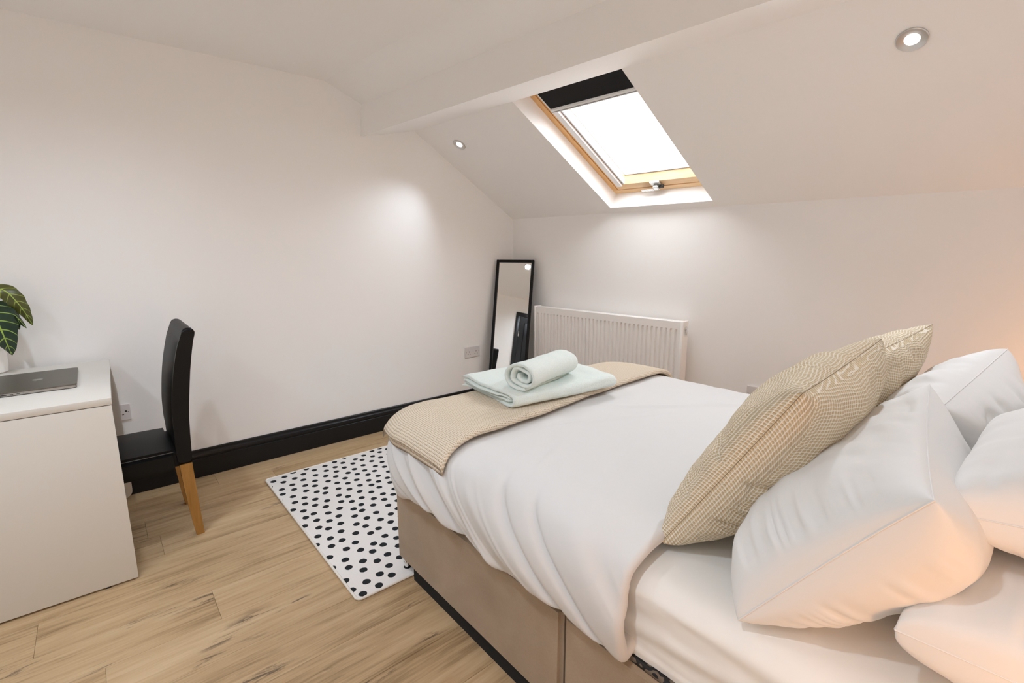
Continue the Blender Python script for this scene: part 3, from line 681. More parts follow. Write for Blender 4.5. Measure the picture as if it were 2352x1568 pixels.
# --- desk
XD0, XD1, DT = -3.140, -2.297, 0.752
desk = thing('desk', 'white laminate desk with solid end panel by the left wall, laptop on top', 'desk', ((XD0+XD1)/2, -0.394, 0), radians(-1.0))
lx = (XD1-XD0)/2
box('desktop', -lx, lx, -0.75, 0.396, DT-0.026, DT, M['white_lam'], desk, 0.0012)
box('end_panel', lx-0.022, lx-0.0005, -0.75, 0.394, 0.008, DT-0.0285, M['white_lam'], desk, 0.0010)
box('shadow_joint', lx-0.020, lx-0.0030, -0.74, 0.390, DT-0.030, DT-0.0255, M['lam_edge'], desk)
bm = bmesh.new()                                      # far end panel with rounded lower corner
yy = [(-0.75, 0.008)] + [(0.407-0.04+0.04*sin(radians(t)), 0.048-0.04*cos(radians(t))) for t in range(0, 91, 15)] + [(0.407, 0.60), (0.394, DT-0.0265), (-0.75, DT-0.0265)]
prism(bm, [(-lx+0.0005, y, z) for y, z in yy], (0.020, 0, 0)); from_bm('end_panel', bm, M['white_lam'], desk)
box('back_panel', -lx+0.022, lx-0.023, -0.748, -0.732, 0.25, DT-0.027, M['white_lam'], desk, 0.001)
for x in (-lx+0.012, lx-0.012):
    for y in (-0.70, 0.30): lathe('foot', [(0.0, 0.0), (0.009, 0.0), (0.009, 0.009), (0.0, 0.009)], M['plastic_dark'], desk, 16, (x, y, 0.0))

# --- laptop
lap = thing('laptop', 'closed dark grey laptop lying on the white desk', 'laptop', (-2.735, -0.228, DT))
lx2, ly2 = 0.183, 0.124
def rrect(x, y, r, z, n=6):
    out = []
    for cx, cy, a0 in ((x-r, y-r, 0), (-x+r, y-r, 90), (-x+r, -y+r, 180), (x-r, -y+r, 270)):
        for k in range(n): a = radians(a0+90*k/(n-1)); out.append((cx+r*cos(a), cy+r*sin(a), z))
    return out
def rslab(name, x, y, r, z0, z1, mat, parent, bev=0.0015):
    bm = bmesh.new(); prism(bm, rrect(x, y, r, z0), (0, 0, z1-z0))
    if bev:
        ed = [e for e in bm.edges if abs(e.verts[0].co.z - e.verts[1].co.z) < 1e-6]
        bmesh.ops.bevel(bm, geom=ed, offset=bev, segments=2, affect='EDGES')
    return from_bm(name, bm, mat, parent, True, 40)
base = rslab('base', lx2, ly2, 0.012, 0.0028, 0.0118, M['laptop_edge'], lap, 0.002)
lid = rslab('lid', lx2, ly2, 0.012, 0.0124, 0.0172, M['laptop'], lap, 0.0012)
rslab('gap_seal', lx2-0.002, ly2-0.002, 0.011, 0.0117, 0.0125, M['plastic_dark'], lap, 0)
for sx in (-1, 1):
    for sy in (-1, 1): lathe('rubber_foot', [(0.0, 0.0002), (0.012, 0.0002), (0.013, 0.003), (0.0, 0.003)], M['rubber'], lap, 18, (sx*0.155, sy*0.098, 0.0))
for y0, y1, hh in ((-0.081, -0.063, 0.0042), (-0.055, -0.045, 0.003), (-0.037, -0.027, 0.003), (-0.021, -0.0175, 0.0036), (-0.112, -0.096, 0.003)):
    box('port', lx2-0.004, lx2+0.0003, y0-0.01, y1-0.01, 0.0072-hh/2, 0.0072+hh/2, M['plastic_dark'], base, 0.001)
# emblem: a bitten fruit with a leaf, flat on the lid
em = []
for t in np.linspace(0, 2*pi, 48, endpoint=False):
    r = 0.0165*(1 + 0.06*cos(2*t) - 0.14*math.exp(-((t-pi/2)/0.30)**2) - 0.07*math.exp(-((t-3*pi/2)/0.25)**2))
    x, y = r*cos(t), r*sin(t)*1.02
    dxb, dyb = x-0.0215, y-0.002
    db = hypot(dxb, dyb)
    if db < 0.0095: x, y = 0.0215+dxb/db*0.0095, 0.002+dyb/db*0.0095
    em.append((x, y))
bm = bmesh.new(); prism(bm, [(y*1.0, -x*1.0, 0.01715) for x, y in em], (0, 0, 0.00022))
lf = [(0.0, 0.0185), (0.001, 0.0235), (0.0055, 0.0275), (0.0065, 0.0275), (0.0055, 0.0225), (0.001, 0.0187)]
prism(bm, [(y, -x, 0.01715) for x, y in lf], (0, 0, 0.00022))
from_bm('emblem', bm, M['logo'], lid)

# --- chair
ch = thing('dining_chair', 'black faux leather dining chair with oak legs tucked under the desk', 'chair', (-2.69, 0.0, 0))
cw = 0.2
# backrest: side profile (y, z), thick band, extruded across
bf = catmull([(0.186,0.352),(0.183,0.430),(0.185,0.520),(0.189,0.613),(0.206,0.747),(0.232,0.870),(0.252,0.928)], 22)
bb = catmull([(0.238,0.352),(0.240,0.430),(0.244,0.520),(0.250,0.600),(0.272,0.775),(0.293,0.890),(0.306,0.938)], 22)
topc = np.array([bf[-1], (0.260,0.950), (0.274,0.960), (0.290,0.959), (0.302,0.950), bb[-1]])
topc = catmull(topc, 16)
prof = np.vstack([bf, topc[1:-1], bb[::-1]])
bm = bmesh.new(); prism(bm, [(-cw, y, z) for y, z in prof], (2*cw, 0, 0))
side_e = [e for e in bm.edges if abs(e.verts[0].co.x - e.verts[1].co.x) < 1e-6]
bmesh.ops.bevel(bm, geom=side_e, offset=0.010, segments=3, affect='EDGES')
from_bm('backrest', bm, M['leather'], ch, True, 50)
# padded front of the backrest
n_, m_ = 28, 24
PP = []
fcurve = catmull([(0.183,0.44),(0.185,0.520),(0.189,0.613),(0.206,0.747),(0.232,0.870),(0.247,0.915)], n_)
for i in range(n_):
    for j in range(m_):
        tx = -1 + 2*j/(m_-1); e = (1-abs(tx)**4)*(1-abs(2*i/(n_-1)-1)**6)
        PP.append((tx*(cw-0.016), fcurve[i][0]+0.002-0.014*e, fcurve[i][1]))
mesh('back_pad', PP, grid_faces(n_, m_), M['leather'], ch, True)
# seat
bm = bmesh.new(); add_box(bm, -cw, cw, -0.235, 0.19, 0.325, 0.424)
bmesh.ops.bevel(bm, geom=bm.edges[:], offset=0.020, segments=4, affect='EDGES')
bmesh.ops.subdivide_edges(bm, edges=[e for e in bm.edges if e.calc_length() > 0.1], cuts=7, use_grid_fill=True)
for v in bm.verts:
    if v.co.z > 0.40: v.co.z += 0.018*max(0, 1-(v.co.x/cw)**2)*max(0, 1-((v.co.y+0.02)/0.215)**4)
from_bm('seat', bm, M['leather'], ch, True, 60)
tube('seat_piping', [(cw-0.006, y, 0.4185) for y in np.linspace(-0.215, 0.172, 12)], 0.0016, M['thread_grey'], ch, 6)
tube('seat_piping', [(-cw+0.006, y, 0.4185) for y in np.linspace(-0.215, 0.172, 12)], 0.0016, M['thread_grey'], ch, 6)
def leg(x, top, bot, z_top, mat=M['oak_leg']):
    bm = bmesh.new(); (ty0, ty1), (by0, by1) = top, bot; w = 0.020
    zs_ = np.linspace(z_top, 0.0, 7); q = []
    for i, z in enumerate(zs_):
        t = i/6; f = t*t*0.45 + t*0.55
        y0 = ty0 + (by0-ty0)*f; y1 = ty1 + (by1-ty1)*f; ww = w - 0.0045*t
        q.append([bm.verts.new(p) for p in ((x-ww,y0,z),(x+ww,y0,z),(x+ww,y1,z),(x-ww,y1,z))])
    for a, b in zip(q, q[1:]):
        for k in range(4): bm.faces.new((a[k], a[(k+1)%4], b[(k+1)%4], b[k]))
    bm.faces.new(q[0]); bm.faces.new(q[-1])
    vert = [e for e in bm.edges if abs(e.verts[0].co.z - e.verts[1].co.z) > 0.01]
    bmesh.ops.bevel(bm, geom=vert, offset=0.003, segments=2, affect='EDGES')
    return from_bm('leg', bm, mat, ch, True, 50)
for sx in (-1, 1):
    leg(sx*(cw-0.021), (0.189, 0.237), (0.219, 0.251), 0.353)
    leg(sx*(cw-0.021), (-0.228, -0.188), (-0.226, -0.196), 0.327)

# --- potted plant
plant = thing('potted_plant', 'alocasia with dark veined leaves in a white pot at the back of the desk', 'plant', (-3.105, -0.392, DT))
lathe('pot', [(0.0, 0.0005), (0.040, 0.0005), (0.048, 0.006), (0.052, 0.04), (0.053, 0.085), (0.050, 0.10), (0.0545, 0.106), (0.058, 0.125), (0.0585, 0.150), (0.054, 0.152), (0.053, 0.12), (0.046, 0.095), (0.0, 0.095)], M['pot'], plant, 40)
lathe('soil', [(0.0, 0.136), (0.03, 0.135), (0.0525, 0.131), (0.0525, 0.128), (0.0, 0.128)], M['soil'], plant, 28)
def leaf(pts, hw, mat, facing, fold=0.25, name='leaf', stem_from=(0, 0, 0.13)):
    """pts: midrib in world coordinates; hw: half width; facing: rough direction of the upper side"""
    org = np.array([-3.105, -0.392, DT]); n, m = 26, 13
    mid = catmull(np.array(pts, float) - org, n); facing = np.array(facing, float); facing /= np.linalg.norm(facing)
    P, uv = [], []
    for i in range(n):
        t = i/(n-1); tg = mid[min(i+1, n-1)] - mid[max(i-1, 0)]; tg /= np.linalg.norm(tg)
        side = np.cross(tg, facing); side /= np.linalg.norm(side); up = np.cross(side, tg)
        w = hw * (max(0.0, sin(pi*min(1, t**0.62)))**0.75) * (1-0.15*t) + 0.0008
        for j in range(m):
            u = -1+2*j/(m-1)
            wav = 0.10*abs(u)**2*sin(t*24+2.0*np.sign(u))
            P.append(mid[i] + side*u*w*(1+0.06*abs(u)*sin(t*30)) + up*(abs(u)*fold*w*(-1) + wav*w)); uv.append(((u+1)/2, t))
    lo = mesh(name, P, grid_faces(n, m), mat, plant, True, uv)
    tube('midrib', [mid[i] + facing*0.0006 for i in range(0, n, 3)], [0.0028*(1-0.8*i/n) for i in range(0, n, 3)], M['leaf_vein'], lo, 6)
    a = np.array(stem_from, float); b = mid[0]
    tube('stem', catmull([a, a*0.6+b*0.4+np.array([0,0,0.05]), b], 10), 0.0035, M['stem'], plant, 8)
M['leaf_vein'] = plain('leaf_vein', (0.36, 0.50, 0.09), 0.45, noise=0.1, nscale=40)
FC = (0.72, -0.45, 0.42)
leaf([(-3.05,-0.37,1.135),(-3.03,-0.305,1.122),(-3.02,-0.272,1.072),(-3.02,-0.250,1.017),(-3.02,-0.234,0.962)], 0.036, M['leaf_olive'], (0.55,-0.35,0.75), 0.15)
leaf([(-3.06,-0.36,1.085),(-3.04,-0.322,1.064),(-3.03,-0.288,1.017),(-3.02,-0.255,0.951)], 0.024, M['leaf_dark'], (0.35,-0.2,0.9), 0.5)
leaf([(-3.05,-0.352,1.075),(-3.02,-0.345,1.02),(-3.00,-0.332,0.955),(-3.00,-0.322,0.89),(-3.01,-0.314,0.838)], 0.068, M['leaf_dark'], FC, 0.12)
leaf([(-3.09,-0.345,1.06),(-3.085,-0.315,1.02),(-3.08,-0.283,0.94)], 0.045, M['leaf_dark'], (0.6,-0.5,0.6), 0.3)
leaf([(-3.07,-0.43,1.16),(-3.03,-0.50,1.17),(-2.99,-0.56,1.11),(-2.97,-0.59,1.04)], 0.06, M['leaf_dark'], (0.5,0.2,0.9), 0.2)
leaf([(-3.06,-0.40,1.20),(-2.99,-0.44,1.23),(-2.92,-0.47,1.18),(-2.88,-0.49,1.10)], 0.06, M['leaf_dark'], (0.4,0.3,0.9), 0.2)

# --- bed base
BX0, BXM, BX1 = -1.680, -0.757, 0.185; BY0, BY1 = 0.817, 2.235; BZ0, BZ1 = 0.052, 0.372
bed = thing('divan_bed', 'taupe velour double divan base in two halves on chrome castors', 'bed', ((BX0+BX1)/2, (BY0+BY1)/2, 0))
bo = np.array([(BX0+BX1)/2, (BY0+BY1)/2, 0])
def velour_half(x0, x1):
    bm = bmesh.new(); add_box(bm, x0-bo[0], x1-bo[0], BY0-bo[1], BY1-bo[1], BZ0, BZ1)
    bmesh.ops.bevel(bm, geom=bm.edges[:], offset=0.012, segments=3, affect='EDGES')
    return from_bm('base_half', bm, M['velour'], bed, True, 60)
velour_half(BX0, BXM-0.003); velour_half(BXM+0.003, BX1)
box('platform_fabric', BX0-bo[0]+0.02, BX1-bo[0]-0.02, BY0-bo[1]+0.010, BY1-bo[1]-0.010, BZ1-0.006, BZ1+0.010, M['damask'], bed, 0.006)
box('underside_shade_cloth', BX0-bo[0]+0.10, BX1-bo[0]-0.02, BY0-bo[1]+0.085, BY1-bo[1]-0.085, 0.014, BZ0+0.01, M['underbed_shade'], bed)  # underside cloth, hung low to add shade in the gap under the base
box('shade_strip', BX0-bo[0]+0.11, BX1-bo[0]-0.02, BY0-bo[1]+0.010, BY0-bo[1]+0.028, 0.001, BZ0+0.004, M['underbed_shade'], bed)  # added black strip standing in for the shade under the bed edge
for cx in (BX0+0.026, BXM-0.09, BXM+0.09, BX1-0.05):
    for cy in (BY0+0.052 if cx > -1.6 else BY0+0.022, BY1-0.045):
        top = 0.0075 if cx < -1.60 and cy < 1.9 else 0.0
        cst = lathe('castor', [(0.0, -0.010), (0.012, -0.010), (0.021, -0.006), (0.024, 0.0), (0.021, 0.006), (0.012, 0.010), (0.0, 0.010)], M['chrome'], bed, 24, (cx-bo[0], cy-bo[1], top+0.0245), (0.3, 1, 0))
        tube('castor_stem', [(cx-bo[0], cy-bo[1], 0.02+top), (cx-bo[0], cy-bo[1], BZ0+0.005)], 0.006, M['chrome'], cst)

# --- mattress in its sheet
MZ1 = 0.590
def mattress_surface():
    """rounded block with folds in the sheet down its near side"""
    xs_ = np.linspace(BX0+0.03, BX1-0.005, 150); n = len(xs_)
    prof = catmull([(2.05, MZ1-0.002), (1.60, MZ1), (1.20, MZ1), (0.98, MZ1-0.001), (0.90, MZ1-0.004), (0.860, MZ1-0.013), (0.836, MZ1-0.036), (0.832, MZ1-0.075), (0.838, MZ1-0.12), (0.836, MZ1-0.17), (0.840, 0.3835)], 60)
    P = np.zeros((n, 60, 3)); X = xs_[:, None] + 0*prof[None, :, 0]; Zp = prof[None, :, 1] + 0*X; Yp = prof[None, :, 0] + 0*X
    drop = np.clip((MZ1-0.02-Zp)/0.17, 0, 1)
    w = np.clip(drop*4, 0, 1)
    fold = 0.011*np.sin(drop*15 + 2.2*(X) + 1.3*vnoise(X*2.2, drop*2)) * w * (0.5+0.5*vnoise(X*1.5+9, drop*3)) + 0.006*fbm(X*5, drop*4+3)*w
    Yp = Yp - np.clip(fold, -0.004, 0.018)
    Zp = Zp + 0.003*fbm(X*3, Yp*3)*(1-w)
    P[..., 0] = X; P[..., 1] = Yp; P[..., 2] = Zp
    return P
P = mattress_surface(); n, m = P.shape[:2]
matt = tag(mesh('mattress', list(P.reshape(-1, 3)) + [(p[0], BY1-0.02, MZ1) for p in P[:, 0]] + [(p[0], BY1-0.02, 0.3835) for p in P[:, 0]] , 
     grid_faces(n, m) + [(i*m, (i+1)*m, n*m+i+1, n*m+i) for i in range(n-1)] + [(n*m+i, n*m+i+1, n*m+n+i+1, n*m+n+i) for i in range(n-1)]
     + [(n*m+n+i, n*m+n+i+1, (i+1)*m+m-1, i*m+m-1) for i in range(n-1)] + [tuple([j for j in range(m-1, -1, -1)] + [n*m, n*m+n])] + [tuple([(n-1)*m+j for j in range(m)] + [n*m+2*n-1, n*m+n-1])],
     M['sheet'], None, True, angle=60), 'mattress covered with a cream fitted sheet on the divan base', 'mattress')

# --- duvet
XC, YN, YF_, LR = -1.555, 0.970, 2.085, 0.45
XHEAD = -0.572
_r = np.array([0,.2,.4,.55,.7,.85,1.0,1.12]); 
_po = catmull([(0,),(0.09,),(0.163,),(0.198,),(0.205,),(0.192,),(0.165,),(0.105,)], 113)[:, 0]
_pg = catmull([(0,),(0.02,),(0.12,),(0.32,),(0.58,),(0.83,),(1.0,),(0.93,)], 113)[:, 0]
_rr = np.interp(np.linspace(0, 7, 113), np.arange(8), _r)
def zt(a, b):
    return 0.655 + 0.010*fbm(a*2.2+3, b*2.2+8, 2) - 0.012*sm(-0.72, -0.56, a)
def dmap(a, b, wr=1.0):
    """cloth coordinates -> world; outside the core rectangle the cloth falls over the edge"""
    a = np.asarray(a, float); b = np.asarray(b, float)
    da = np.maximum(0, XC - a)/LR; dn = np.maximum(0, YN - b)/LR; df = np.maximum(0, b - YF_)/LR
    db = dn + df; r = np.minimum((da**4 + db**4)**0.25, 1.12)
    nr = np.sqrt(da**2 + db**2) + 1e-9
    dx = -da/nr; dy = (df - dn)/nr
    o = np.interp(r, _rr, _po); g = np.interp(r, _rr, _pg)
    cx = np.maximum(a, XC); cy = np.clip(b, YN, YF_)
    hem = 0.388 - 0.040*sm(-1.45, -1.62, cx - da*0.2) * (dn > 0) + 0.012*vnoise(cx*6+2, 3.3) - 0.018*sm(-0.75, -0.60, cx)
    top = zt(a, b)
    w = 0
    if wr:
        amp = sm(0.12, 0.55, r)*(1-0.5*sm(0.9, 1.1, r))
        s = cx - 0.20*np.arctan2(da, db + 1e-9) - np.minimum(cy - YN, 0.6) - 0.30*g
        f1 = vnoise(s*8.5+1.5, r*0.9+4); f2 = vnoise(s*19+7, r*1.3); f3 = vnoise(s*41+3, r*2.0+1)
        ab = lambda q: np.sqrt(q*q+0.012) - 0.06
        gate = 0.25 + 0.75*sm(-0.15, 0.35, vnoise(s*2.3+0.7, r*0.5+6))
        gate2 = sm(-0.05, 0.35, vnoise(s*3.7+11, r*1.4))
        w = amp*(0.017*(1-ab(f1)*2.4) + gate*(0.011*(0.6-ab(f2)*2.2)) + gate2*0.008*(0.5-ab(vnoise(s*29+5, r*1.6))*2.2))
        # one deep gather near the head end
        w = w - 0.018*amp*np.exp(-((s+1.03-0.0*r)/0.022)**2) - 0.014*amp*np.exp(-((s+0.90)/0.016)**2) - 0.012*amp*np.exp(-((s+1.42)/0.018)**2)
        flat = 1-sm(0.0, 0.3, r)
        top = top + flat*(0.0035*fbm(a*7+b*3, b*5-a*2, 3))
        # long soft creases on the top
        for (x0, y0, ang, l, aa) in ((-1.05,1.75,0.9,0.35,0.007),(-0.95,1.9,0.8,0.3,0.005),(-1.15,1.35,1.2,0.3,0.005),(-0.85,1.2,1.9,0.25,0.005),(-1.0,1.0,2.0,0.2,0.005)):
            ca, sa = cos(ang), sin(ang); p = (a-x0)*ca+(b-y0)*sa; q = -(a-x0)*sa+(b-y0)*ca
            top = top + flat*aa*np.exp(-(p/l)**2)*np.exp(-(q/0.016)**2)
    x = cx + dx*(o + w); y = cy + dy*(o + w); z = top - g*(top - hem)
    return np.stack([x, y, z], -1)
def dnormal(a, b, wr=0.0):
    e = 0.004
    ta = dmap(a+e, b, wr) - dmap(a-e, b, wr); tb = dmap(a, b+e, wr) - dmap(a, b-e, wr)
    n = np.cross(ta, tb); n /= (np.linalg.norm(n, axis=-1, keepdims=True) + 1e-12)
    return n
# strip across: a from foot hem to head edge, then curl under
aa = np.concatenate([np.linspace(XC-LR*1.12, XC, 80)[:-1], np.linspace(XC, XHEAD, 330)])
hh = np.zeros_like(aa)
th = np.linspace(0, pi, 9)[1:]
aa = np.concatenate([aa, XHEAD + 0.016*np.sin(th), XHEAD - np.linspace(0.02, 0.16, 8)])
hh = np.concatenate([hh, -0.016*(1-np.cos(th)), np.full(8, -0.032)])
bbv = np.concatenate([np.linspace(YN-LR*1.12, YN, 120)[:-1], np.linspace(YN, YF_, 90)[:-1], np.linspace(YF_, YF_+LR*1.12, 50)])
A, B = np.meshgrid(aa, bbv, indexing='ij'); Hh = np.meshgrid(hh, bbv, indexing='ij')[0]
edge_w = 0.012*vnoise(B*5, 0*B+2.2)*sm(-0.9, -0.57, A)
P = dmap(A+edge_w, B, 1.0) + dnormal(A, B)*Hh[..., None]
floor_z = np.interp(P[..., 1], [0.835, 0.86, 0.90, 0.95], [MZ1-0.40, MZ1-0.018, MZ1-0.001, MZ1+0.004])
P[..., 2] = np.where((P[..., 1] < 2.2) & (P[..., 0] > -1.65), np.maximum(P[..., 2], floor_z), P[..., 2])
tag(mesh('duvet', P.reshape(-1, 3), grid_faces(*A.shape), M['linen'], None, True), 'puffy white duvet spread over the bed with its side hanging down', 'duvet')

# --- folded waffle throw across the foot of the bed
def outline(cen, t):
    """thick band round a 2-D centre line, round ends"""
    c = np.asarray(cen, float); tg = np.gradient(c, axis=0); tg /= np.linalg.norm(tg, axis=1, keepdims=True)+1e-12
    nn = np.stack([-tg[:, 1], tg[:, 0]], 1); t = np.broadcast_to(np.asarray(t, float), (len(c),))
    tt = t.copy(); tt[0] *= 0.45; tt[-1] *= 0.45
    return c + nn*tt[:, None]/2, c - nn*tt[:, None]/2
def throw_mesh():
    nb = 150; fr = np.linspace(0, 1, nb)
    P = []; UV = []; K = 0
    for i, f in enumerate(fr):
        # near end b0 and head-side edge vary along the throw
        bmid = 0.70 + f*(2.44-0.70)
        a_head = np.interp(bmid, [0.70, 0.80, 0.90, 1.05, 1.25, 1.55, 1.85, 2.15, 2.4], [-1.235, -1.252, -1.268, -1.280, -1.293, -1.326, -1.356, -1.362, -1.360]) + 0.004*vnoise(bmid*9, 1.0)
        a_foot = -1.77
        Ls = a_head - a_foot
        s1 = np.linspace(0, 1, 40)
        gap = 0.015 + 0.002*vnoise(bmid*4, 7.7); opn = 1+1.0*(1-f)**8*np.linspace(1, 0, 40)
        low = np.stack([a_foot + Ls*s1*0.985, np.full(40, 0.0145)], 1)
        th_ = np.linspace(-pi/2, pi/2, 9)[1:-1]
        bend = np.stack([a_head - 0.012 + 0.012*np.cos(th_), 0.0145+gap/2 + gap/2*np.sin(th_)], 1)
        up = np.stack([a_foot - 0.012 + (Ls+0.012)*s1[::-1]*0.985, 0.0145+gap*opn[::-1]], 1)
        c = np.vstack([low, bend, up]); t = np.full(len(c), 0.0095)
        if i in (0, nb-1): t *= 0.5
        l, r = outline(c, t); o = np.vstack([l, r[::-1]])
        skew = np.interp(o[:, 0], [-1.80, -1.25], [0.055, 0.045]) * (1-f)     # slanting near end
        lay = np.interp(o[:, 1], [0.012, 0.030], [-0.010, 0.010]) * (1-f)      # under layer sticks out a little
        bvals = bmid + skew + lay
        Q = dmap(o[:, 0], bvals, 0.0) + dnormal(o[:, 0], bvals)*(o[:, 1]+0.002)[:, None]
        P.append(Q); K = len(o)
        cum = np.concatenate([[0], np.cumsum(np.linalg.norm(np.diff(o, axis=0), axis=1))])
        UV += [(u, bmid) for u in cum]
    P = np.array(P); fcs = grid_faces(nb, K, False, True)
    h = K//2
    for j in range(h-1):
        fcs.append((j, j+1, K-2-j, K-1-j)); o_ = (nb-1)*K; fcs.append((o_+j, o_+K-1-j, o_+K-2-j, o_+j+1))
    return mesh('throw', P.reshape(-1, 3), fcs, M['waffle_throw'], None, True, UV)
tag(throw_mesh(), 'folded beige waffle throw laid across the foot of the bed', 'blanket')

# --- towels
def towel_sweep(name, centre_fn, ts, axis_fn, t0, nst, uvw=False):
    P = []
    for i, f in enumerate(np.linspace(0, 1, nst)):
        c = centre_fn(f); e = min(f, 1-f)*nst
        t = t0*(0.45 if e < 0.5 else (0.85 if e < 1.5 else 1.0))
        l, r = outline(c, np.full(len(c), t)); o = np.vstack([l, r[::-1]])
        P.append(axis_fn(f, o))
    K = len(P[0]); P = np.array(P); n = len(P); fcs = grid_faces(n, K, False, True); h = K//2
    for j in range(h-1):
        fcs.append((j, j+1, K-2-j, K-1-j)); o_ = (n-1)*K; fcs.append((o_+j, o_+K-1-j, o_+K-2-j, o_+j+1))
    return P, fcs
ZT = 0.689                                            # top of the throw
def flat_c(f):
    """folded in four: an outer fold round two inner layers; x across, z up"""
    w = 0.205; y = f
    lift = 0.010*vnoise(f*5, 3)
    pts = [(-w, 0.011), (-0.1, 0.010), (0.1, 0.010), (w-0.012, 0.012), (w+0.006, 0.030), (w-0.012, 0.050), (0.1, 0.0535+lift*0.3), (-0.1, 0.054), (-w+0.01, 0.053)]
    c = catmull(pts, 90)
    return c
def inner_c(f):
    w = 0.185
    pts = [(-w, 0.0255), (-0.05, 0.025), (w-0.03, 0.0255), (w-0.018, 0.0315), (w-0.03, 0.0385), (-0.05, 0.039), (-w, 0.0385)]
    return catmull(pts, 70)
TA = radians(-7)
def flat_axis(wob):
    def fn(f, o):
        y = (f-0.5)*0.545
        x = o[:, 0]*(1+0.02*vnoise(f*4, 1)) + 0.004*fbm(np.full(len(o), f*6), o[:, 1]*40)
        yy = y + 0.03*vnoise(o[:, 1]*60+wob, o[:, 0]*3)*np.sign(f-0.5)*(abs(f-0.5)*2)**4 + 0.10*(-o[:, 0])*0.0
        z = o[:, 1] + 0.008*fbm(x*9+wob, yy*9)*np.clip(o[:, 1]/0.03, 0.0, 1) 
        # near left corner sags over the edge of the bed
        X = TX + x*cos(TA) - yy*sin(TA); Y = TY + x*sin(TA) + yy*cos(TA)
        fall = 0.5*np.maximum(0, (-1.70 - X))**1.5
        return np.stack([X, Y, ZT + z - fall], 1)
    return fn
TX, TY = -1.535, 1.462
P1_, F1_ = towel_sweep('bath_towel', flat_c, None, flat_axis(0.0), 0.0175, 46)
P2_, F2_ = towel_sweep('bath_towel', inner_c, None, flat_axis(5.0), 0.0125, 46)
off = P1_.shape[0]*P1_.shape[1]
tag(mesh('bath_towel', np.vstack([P1_.reshape(-1,3), P2_.reshape(-1,3)]), F1_ + [tuple(i+off for i in f) for f in F2_], M['terry'], None, True),
    'pale mint bath towel folded flat on the waffle throw', 'towel')
def roll_c(f):
    th = np.linspace(0, 2*pi*2.35, 150); a0 = radians(-75)
    r = 0.0575 - 0.0185*th/(2*pi) + 0.0022*vnoise(th*0.9+2, f*2)
    x = r*np.cos(a0 - th*1.0)*1.34; z = r*np.sin(a0 - th)*0.92
    z = z + 0.006*np.exp(-(th-9)**2/6)*np.sin(th*3)
    return np.stack([x, z], 1)
RA = radians(13)
def roll_axis(f, o):
    y = (f-0.5)*0.345
    rad_ = np.hypot(o[:, 0], o[:, 1])
    inset = 0.018*(1-np.clip(rad_/0.055, 0, 1))*np.sign(0.5-f)*(abs(f-0.5)*2)**6
    sc_ = 1 + 0.05*vnoise(f*3, 2.0)
    x = o[:, 0]*sc_; z = o[:, 1]*sc_ + 0.002*fbm(o[:, 0]*30, np.full(len(o), f*8))
    Y = y + inset
    return np.stack([RX + x*cos(RA) - Y*sin(RA), RY + x*sin(RA) + Y*cos(RA), np.maximum(RZ + z, ZT+0.060)], 1)
RX, RY, RZ = -1.415, 1.385, ZT + 0.0655 + 0.0505
P3_, F3_ = towel_sweep('rolled_towel', roll_c, None, roll_axis, 0.0165, 44)
tag(mesh('rolled_towel', P3_.reshape(-1,3), F3_, M['terry'], None, True), 'pale mint towel rolled up on top of the folded towel', 'towel')

